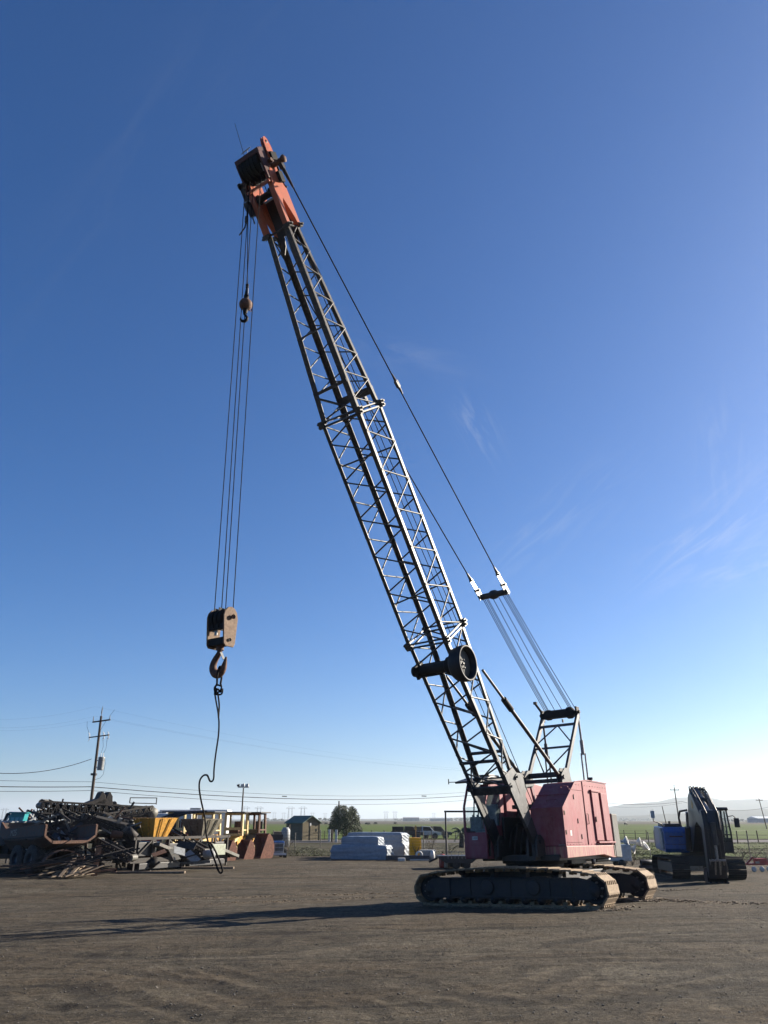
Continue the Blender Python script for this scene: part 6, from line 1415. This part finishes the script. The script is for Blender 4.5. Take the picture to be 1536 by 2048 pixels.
for i in range(12):
    p = at(rnd.uniform(46, 72), 1640, rnd.uniform(54, 57)); z_ = at(60, rnd.uniform(1628, 1642), p.y).z; b = MB(); d = V((rnd.uniform(-1, 1), rnd.uniform(-.5, .5), rnd.uniform(-.3, .5))).normalized(); b.beam(-d * .6, d * .6, .12, .09); q = b.build('scrap_beam', rnd.choice([MT['wood'], MT['rust'], MT['palegrey']])); q.location = (p.x, p.y, z_); tag(q, 'broken beam on the flat rack between teal machine and conveyor', 'beam', 'beams heaped on the flat rack')
o = on_ground(60, 55.5); t = thing('flat_rack', 'flat steel rack carrying broken beams behind the dump truck', 'rack', o); zt = at(60, 1640, 55.5).z - FLAT
MB().box((0, 0, zt - .1), (2.4, 2.6, .18)).build('deck', MT['palegrey'], t)
for x_ in (-1, 1):
    for y_ in (-1, 1): MB().beam((x_, y_, 0), (x_, y_, zt - .2), .1).build('leg', MT['black'], t)
# ------------------------------------------------------------------ shed with green roof
o = on_ground(604, 113); sh = thing('shed', 'small brown shed with a green gable roof behind the fence', 'shed', o, R(40))
SW, SD, SH, SR = 2.75, 4.0, 2.3, 3.05     # gable wall faces -y (camera right), ridge along y
SM = mat('shed_boards', (.14, .115, .065), .85, 0, .2, 2, (.09, .075, .045), .4, .15, stretch=(.4, .4, 6))
b = MB(); b.prism([(-SW / 2, 0), (SW / 2, 0), (SW / 2, SH), (0, SR), (-SW / 2, SH)], (0, -SD / 2, 0), X, Z, Y, SD); wl = b.build('wall', SM, sh)
rf = mat('green_roofing', (.05, .10, .06), .6, 0, .15, 1, (.08, .12, .085), .4); b = MB()
for sg in (-1, 1): b.prism([(0, SR + .02), (sg * (SW / 2 + .22), SH - .14), (sg * (SW / 2 + .22), SH - .06), (0, SR + .11)], (0, -SD / 2 - .25, 0), X, Z, Y, SD + .5)
b.build('roof', rf, sh)
MB().box((-.15, -SD / 2 - .02, 2.0), (.22, .04, .45)).build('vent', MT['white'], sh); MB().box((.75, -SD / 2 - .02, 1.35), (.3, .04, .32)).build('window', MT['dglass'], sh)
MB().box((.2, -SD / 2 - .03, .95), (.8, .04, 1.9)).build('door', SM, sh)
for k in (-1, 1): MB().box((k * SW / 2, -SD / 2 - .02, SH / 2), (.1, .05, SH)).build('corner_board', SM, sh)
for i, (px, Yd) in enumerate(((658, 104), (663, 103), (672, 102))):
    o_ = on_ground(px, Yd); q = MB().box((0, 0, .75), (.28, .2, 1.5)); q = q.build('fence_board', MT['white'] if i != 1 else MT['wood']); q.location = o_; tag(q, ('pale upright board leaning left of the pepper tree trunk', 'brown upright board left of the pepper tree trunk', 'white upright board close under the pepper tree')[i], 'board')
b = MB(); b.beam((0, 0, 0), (0, 0, 2.1), .14); b.beam((0, 0, 0.02), (.5, 0, .02), .12); q = b.build('timber_post', MT['wood']); q.location = on_ground(577, 100); tag(q, 'pale timber post standing left of the shed', 'post')
# ------------------------------------------------------------------ tarped bundles
TARP = mat('pale_wrap', (.26, .285, .315), .35, 0, .10, 2.5, (.19, .215, .25), .4, .2, .012, 9)
def bundle(px0, px1, y0, y1, Yd, dep, lab, seed, z0=None, tuck=.12):
    x0, x1 = at(px0, y1, Yd).x, at(px1, y1, Yd).x; zb = FLAT if z0 is None else z0; zt = at(px0, y0, Yd).z
    w_, h_ = x1 - x0, zt - zb; nx, ny, nz = 60, 16, 22; b = MB(); idx = {}
    vs = []; fs = []
    def pt(i, j, k):
        key = (i, j, k)
        if key in idx: return idx[key]
        u_, v_, q = i / nx * 2 - 1, j / ny * 2 - 1, k / nz
        x, y, z = u_ * w_ / 2, v_ * dep / 2, q * h_
        e = 1 - .10 * max(0, q - .75) * 4 * (abs(u_) ** 6 + abs(v_) ** 6) * .5
        x *= e; y *= e
        p = V((x * 1.1, y * 1.6, z * 2.2 + seed * 7))
        en = .45 * abs(u_) ** 10; f_ = (.012 + .03 * en) * noise.fractal(p * 1.3, 1, 2, 3) + (.018 + .05 * en) * (abs(noise.noise(V((x * .9 + seed, y * 2, z * 5.0)))) ** .6) - (.012 + .05 * en) * (abs(noise.noise(V((x * 3.1 + seed * 3, y * 3, z * 2.2)))) ** .7)
        if q in (0,): f_ *= .3
        x += f_ * (1 if abs(v_) < .99 else .3) * u_; y += f_ * v_ * 1.4; z += (f_ * 1.2 if k == nz else 0) - .05 * (abs(u_) ** 8) * (k == nz)
        if abs(u_) > .99: x -= u_ * tuck * abs(math.sin(q * 9 + v_ * 3 + seed)) * .6
        idx[key] = len(vs); vs.append((x, y, z)); return idx[key]
    for i in range(nx):
        for k in range(nz): fs.append((pt(i, 0, k), pt(i + 1, 0, k), pt(i + 1, 0, k + 1), pt(i, 0, k + 1))); fs.append((pt(i + 1, ny, k), pt(i, ny, k), pt(i, ny, k + 1), pt(i + 1, ny, k + 1)))
        for j in range(ny): fs.append((pt(i, j, nz), pt(i + 1, j, nz), pt(i + 1, j + 1, nz), pt(i, j + 1, nz)))
    for j in range(ny):
        for k in range(nz): fs.append((pt(0, j + 1, k), pt(0, j, k), pt(0, j, k + 1), pt(0, j + 1, k + 1))); fs.append((pt(nx, j, k), pt(nx, j + 1, k), pt(nx, j + 1, k + 1), pt(nx, j, k + 1)))
    b.add(vs, fs, True); o_ = b.build('wrapped_bundle', TARP); o_.location = ((x0 + x1) / 2, Yd + dep / 2, zb); o_.rotation_euler = (0, 0, R(-20)); tag(o_, lab, 'bundle', 'plastic wrapped bundles'); return o_, zt
_, z1_ = bundle(662, 786, 1690, 1717, 59.5, 1.5, 'long low white wrapped bundle at the front of the stack', 1)
bundle(684, 766, 1673, 1690, 59.8, 1.2, 'white wrapped bundle on top of the long front bundle', 2, z1_ - .03)
_, z2_ = bundle(700, 822, 1683, 1712, 62.5, 1.8, 'wrapped bundle at the bottom of the rear stack', 3)
bundle(696, 816, 1665, 1684, 62.6, 1.7, 'topmost white wrapped bundle of the rear stack', 4, z2_ - .03)
b = MB(); b.box((0, 0, .17), (3.0, .5, .3)); q = b.build('grey_crate', MT['bluegrey']); q.location = on_ground(815, 58.5); tag(q, 'low dark grey box in front of the wrapped bundles', 'box')
b = MB(); b.box((0, 0, .1), (.5, .4, .2)); q = b.build('white_block', MT['white'], None, .03); q.location = on_ground(803, 57.5); tag(q, 'small white block lying beside the wrapped bundles', 'block')
o = on_ground(838, 58.5); b = MB(); b.lathe([(.12, -.10), (.24, -.12), (.27, 0), (.24, .12), (.12, .10), (.12, -.10)], (0, 0, .34), V((.2, -1, 0)), 24); b.box((0, 0, .05), (1.3, .6, .07)); q = b.build('white_coil', MT['white']); q.location = o; tag(q, 'white hose coil on a pallet right of the wrapped bundles', 'coil')
o = on_ground(855, 59.5); b = MB(); b.box((0, 0, .32), (1.1, .9, .64)); q = b.build('planter', MT['palegrey'], None, .03); q.location = o; tag(q, 'square grey planter box below the tumbleweed', 'planter')
o = on_ground(864.5, 59); b = MB(); b.lathe([(0, 0), (.14, 0), (.17, .3), (.14, .55), (.07, .62), (0, .62)], (0, 0, 0), Z, 16); q = b.build('white_drum', MT['white']); q.location = o; tag(q, 'small white drum at the right side of the grey planter', 'drum')
o = on_ground(830, 61); t = thing('crate_stack', 'stack of bright yellow crates beside the wrapped bundles', 'crates', o, .1)
for k in range(7):
    b = MB(); b.box((0, 0, .10 + k * .2), (.82, .7, .17)); b.box((0, 0, .185 + k * .2), (.86, .74, .025)); b.build('crate', mat('yellow_plastic', (.72, .36, .01), .5, 0, .08, 3) if k == 0 else bpy.data.materials['yellow_plastic'], t)
o = on_ground(832, 60.6); b = MB()
for k in range(24): a = random.random() * 6.28; b.path([(0, 0, 0), (math.cos(a) * .1, math.sin(a) * .1, .5), (math.cos(a) * .3, math.sin(a) * .3, random.uniform(.7, 1.1))], [.012, .01, .004], 4)
q = b.build('bare_twigs', MT['brush']); q.location = o; tag(q, 'bare twiggy shrub growing in front of the yellow crates', 'shrub')
# pipe gate frame and trailer beside the cab
o = on_ground(893, 52); t = thing('pipe_frame', 'tall black pipe gate frame left of the crane cab', 'gate frame', o); hg = at(886, 1623, 52).z - FLAT
b = MB(); b.tube((0, 0, 0), (0, 0, hg), .055, n=10); b.build('post', MT['black'], t); b = MB(); b.tube((4.0, .3, 0), (4.0, .3, hg), .055, n=10); b.build('post', MT['black'], t); b = MB(); b.tube((-.08, 0, hg), (4.06, .3, hg), .055, n=10); b.build('crossbar', MT['black'], t)
o = on_ground(912, 49); t = thing('flat_trailer', 'low dark flat trailer parked left of the crane cab', 'trailer', o, .05)
b = MB(); b.box((0, 0, .62), (2.2, 1.6, .14)); b.prism([(-1.1, .55), (-.7, .32), (.8, .32), (1.1, .55)], (0, -.8, 0), X, Z, Y, .1); b.beam((-1.1, 0, .55), (-1.6, 0, .35), .1); b.build('deck', MT['black'], t)
for x_ in (-.1, .5):
    for y_ in (-.66, .66): MB().lathe([(0, -.1), (.2, -.1), (.26, -.05), (.26, .05), (.2, .1), (0, .1)], (x_, y_, .26), Y, 18).build('wheel', MT['tire'], t)
b = MB(); 
for k in range(6): b.tube((-.6 + .2 * k, -.97, .55), (-.6 + .2 * k, -.97, .9), .012, n=5)
b.tube((-.6, -.97, .9), (.45, -.97, .9), .014, n=5); b.build('side_rack', MT['palegrey'], t)
for i, (px, m_, lab) in enumerate(((884, 'redpaint', 'reddish drum at the foot of the pipe frame'), (890, 'white', 'white bucket standing at the pipe frame post'), (900, 'wood', 'tan canister right of the pipe frame post'))):
    q = MB().lathe([(0, 0), (.18, 0), (.2, .1), (.18, .55), (.12, .6), (0, .6)], (0, 0, 0), Z, 16).build('small_drum', MT[m_]); q.location = on_ground(px, 50); q.scale = (1, 1, 1.2 - .3 * i); tag(q, lab, 'drum')
# vehicles beyond the road
def pickup(px, Yd, m_, lab, load=None, rz=0.0, s_=1.0):
    o = on_ground(px, Yd); t = thing('parked_pickup', lab, 'pickup', o, rz, 'vehicles parked beyond the road'); 
    b = MB(); b.prism([(-2.4, .5), (2.4, .5), (2.45, .9), (1.4, 1.05), (-2.4, 1.05)], (0, -.85, 0), X, Z, Y, 1.7); b.prism([(-.5, 1.05), (1.4, 1.05), (.8, 1.7), (-.4, 1.75)], (0, -.75, 0), X, Z, Y, 1.5); bd = b.build('body', m_, t, .04)
    for x_ in (-1.5, 1.5): wheel(t, x_, -.8, .38, .24); wheel(t, x_, .8, .38, .24)
    MB().prism([(-.3, 1.12), (1.1, 1.12), (.72, 1.62), (-.25, 1.65)], (0, -.77, 0), X, Z, Y, .03).build('side_window', MT['dglass'], bd)
    if load: MB().box((-1.4, 0, 1.35), (1.7, 1.4, .7)).build('load', load, t, .05)
pickup(815, 124, MT['black'], 'dark pickup loaded high, parked beyond the road', MT['scrap'])
pickup(850, 125, MT['white'], 'white flatbed pickup right of the dark pickup', MT['wood'])
pickup(872, 126, MT['grit'], 'grey pickup farthest right beyond the road', MT['rust'])
b = MB(); b.tube((0, 0, 0), (0, 0, 1.9), .03); b.prism([(-.22, 1.3), (.22, 1.3), (.12, 1.7), (0, 2.0), (-.12, 1.7)], (0, -.06, 0), X, Z, Y, .03); q = b.build('field_marker', MT['yellow']); q.location = on_ground(832, 118); tag(q, 'yellow field marker on a short post beside the white pickup', 'marker')
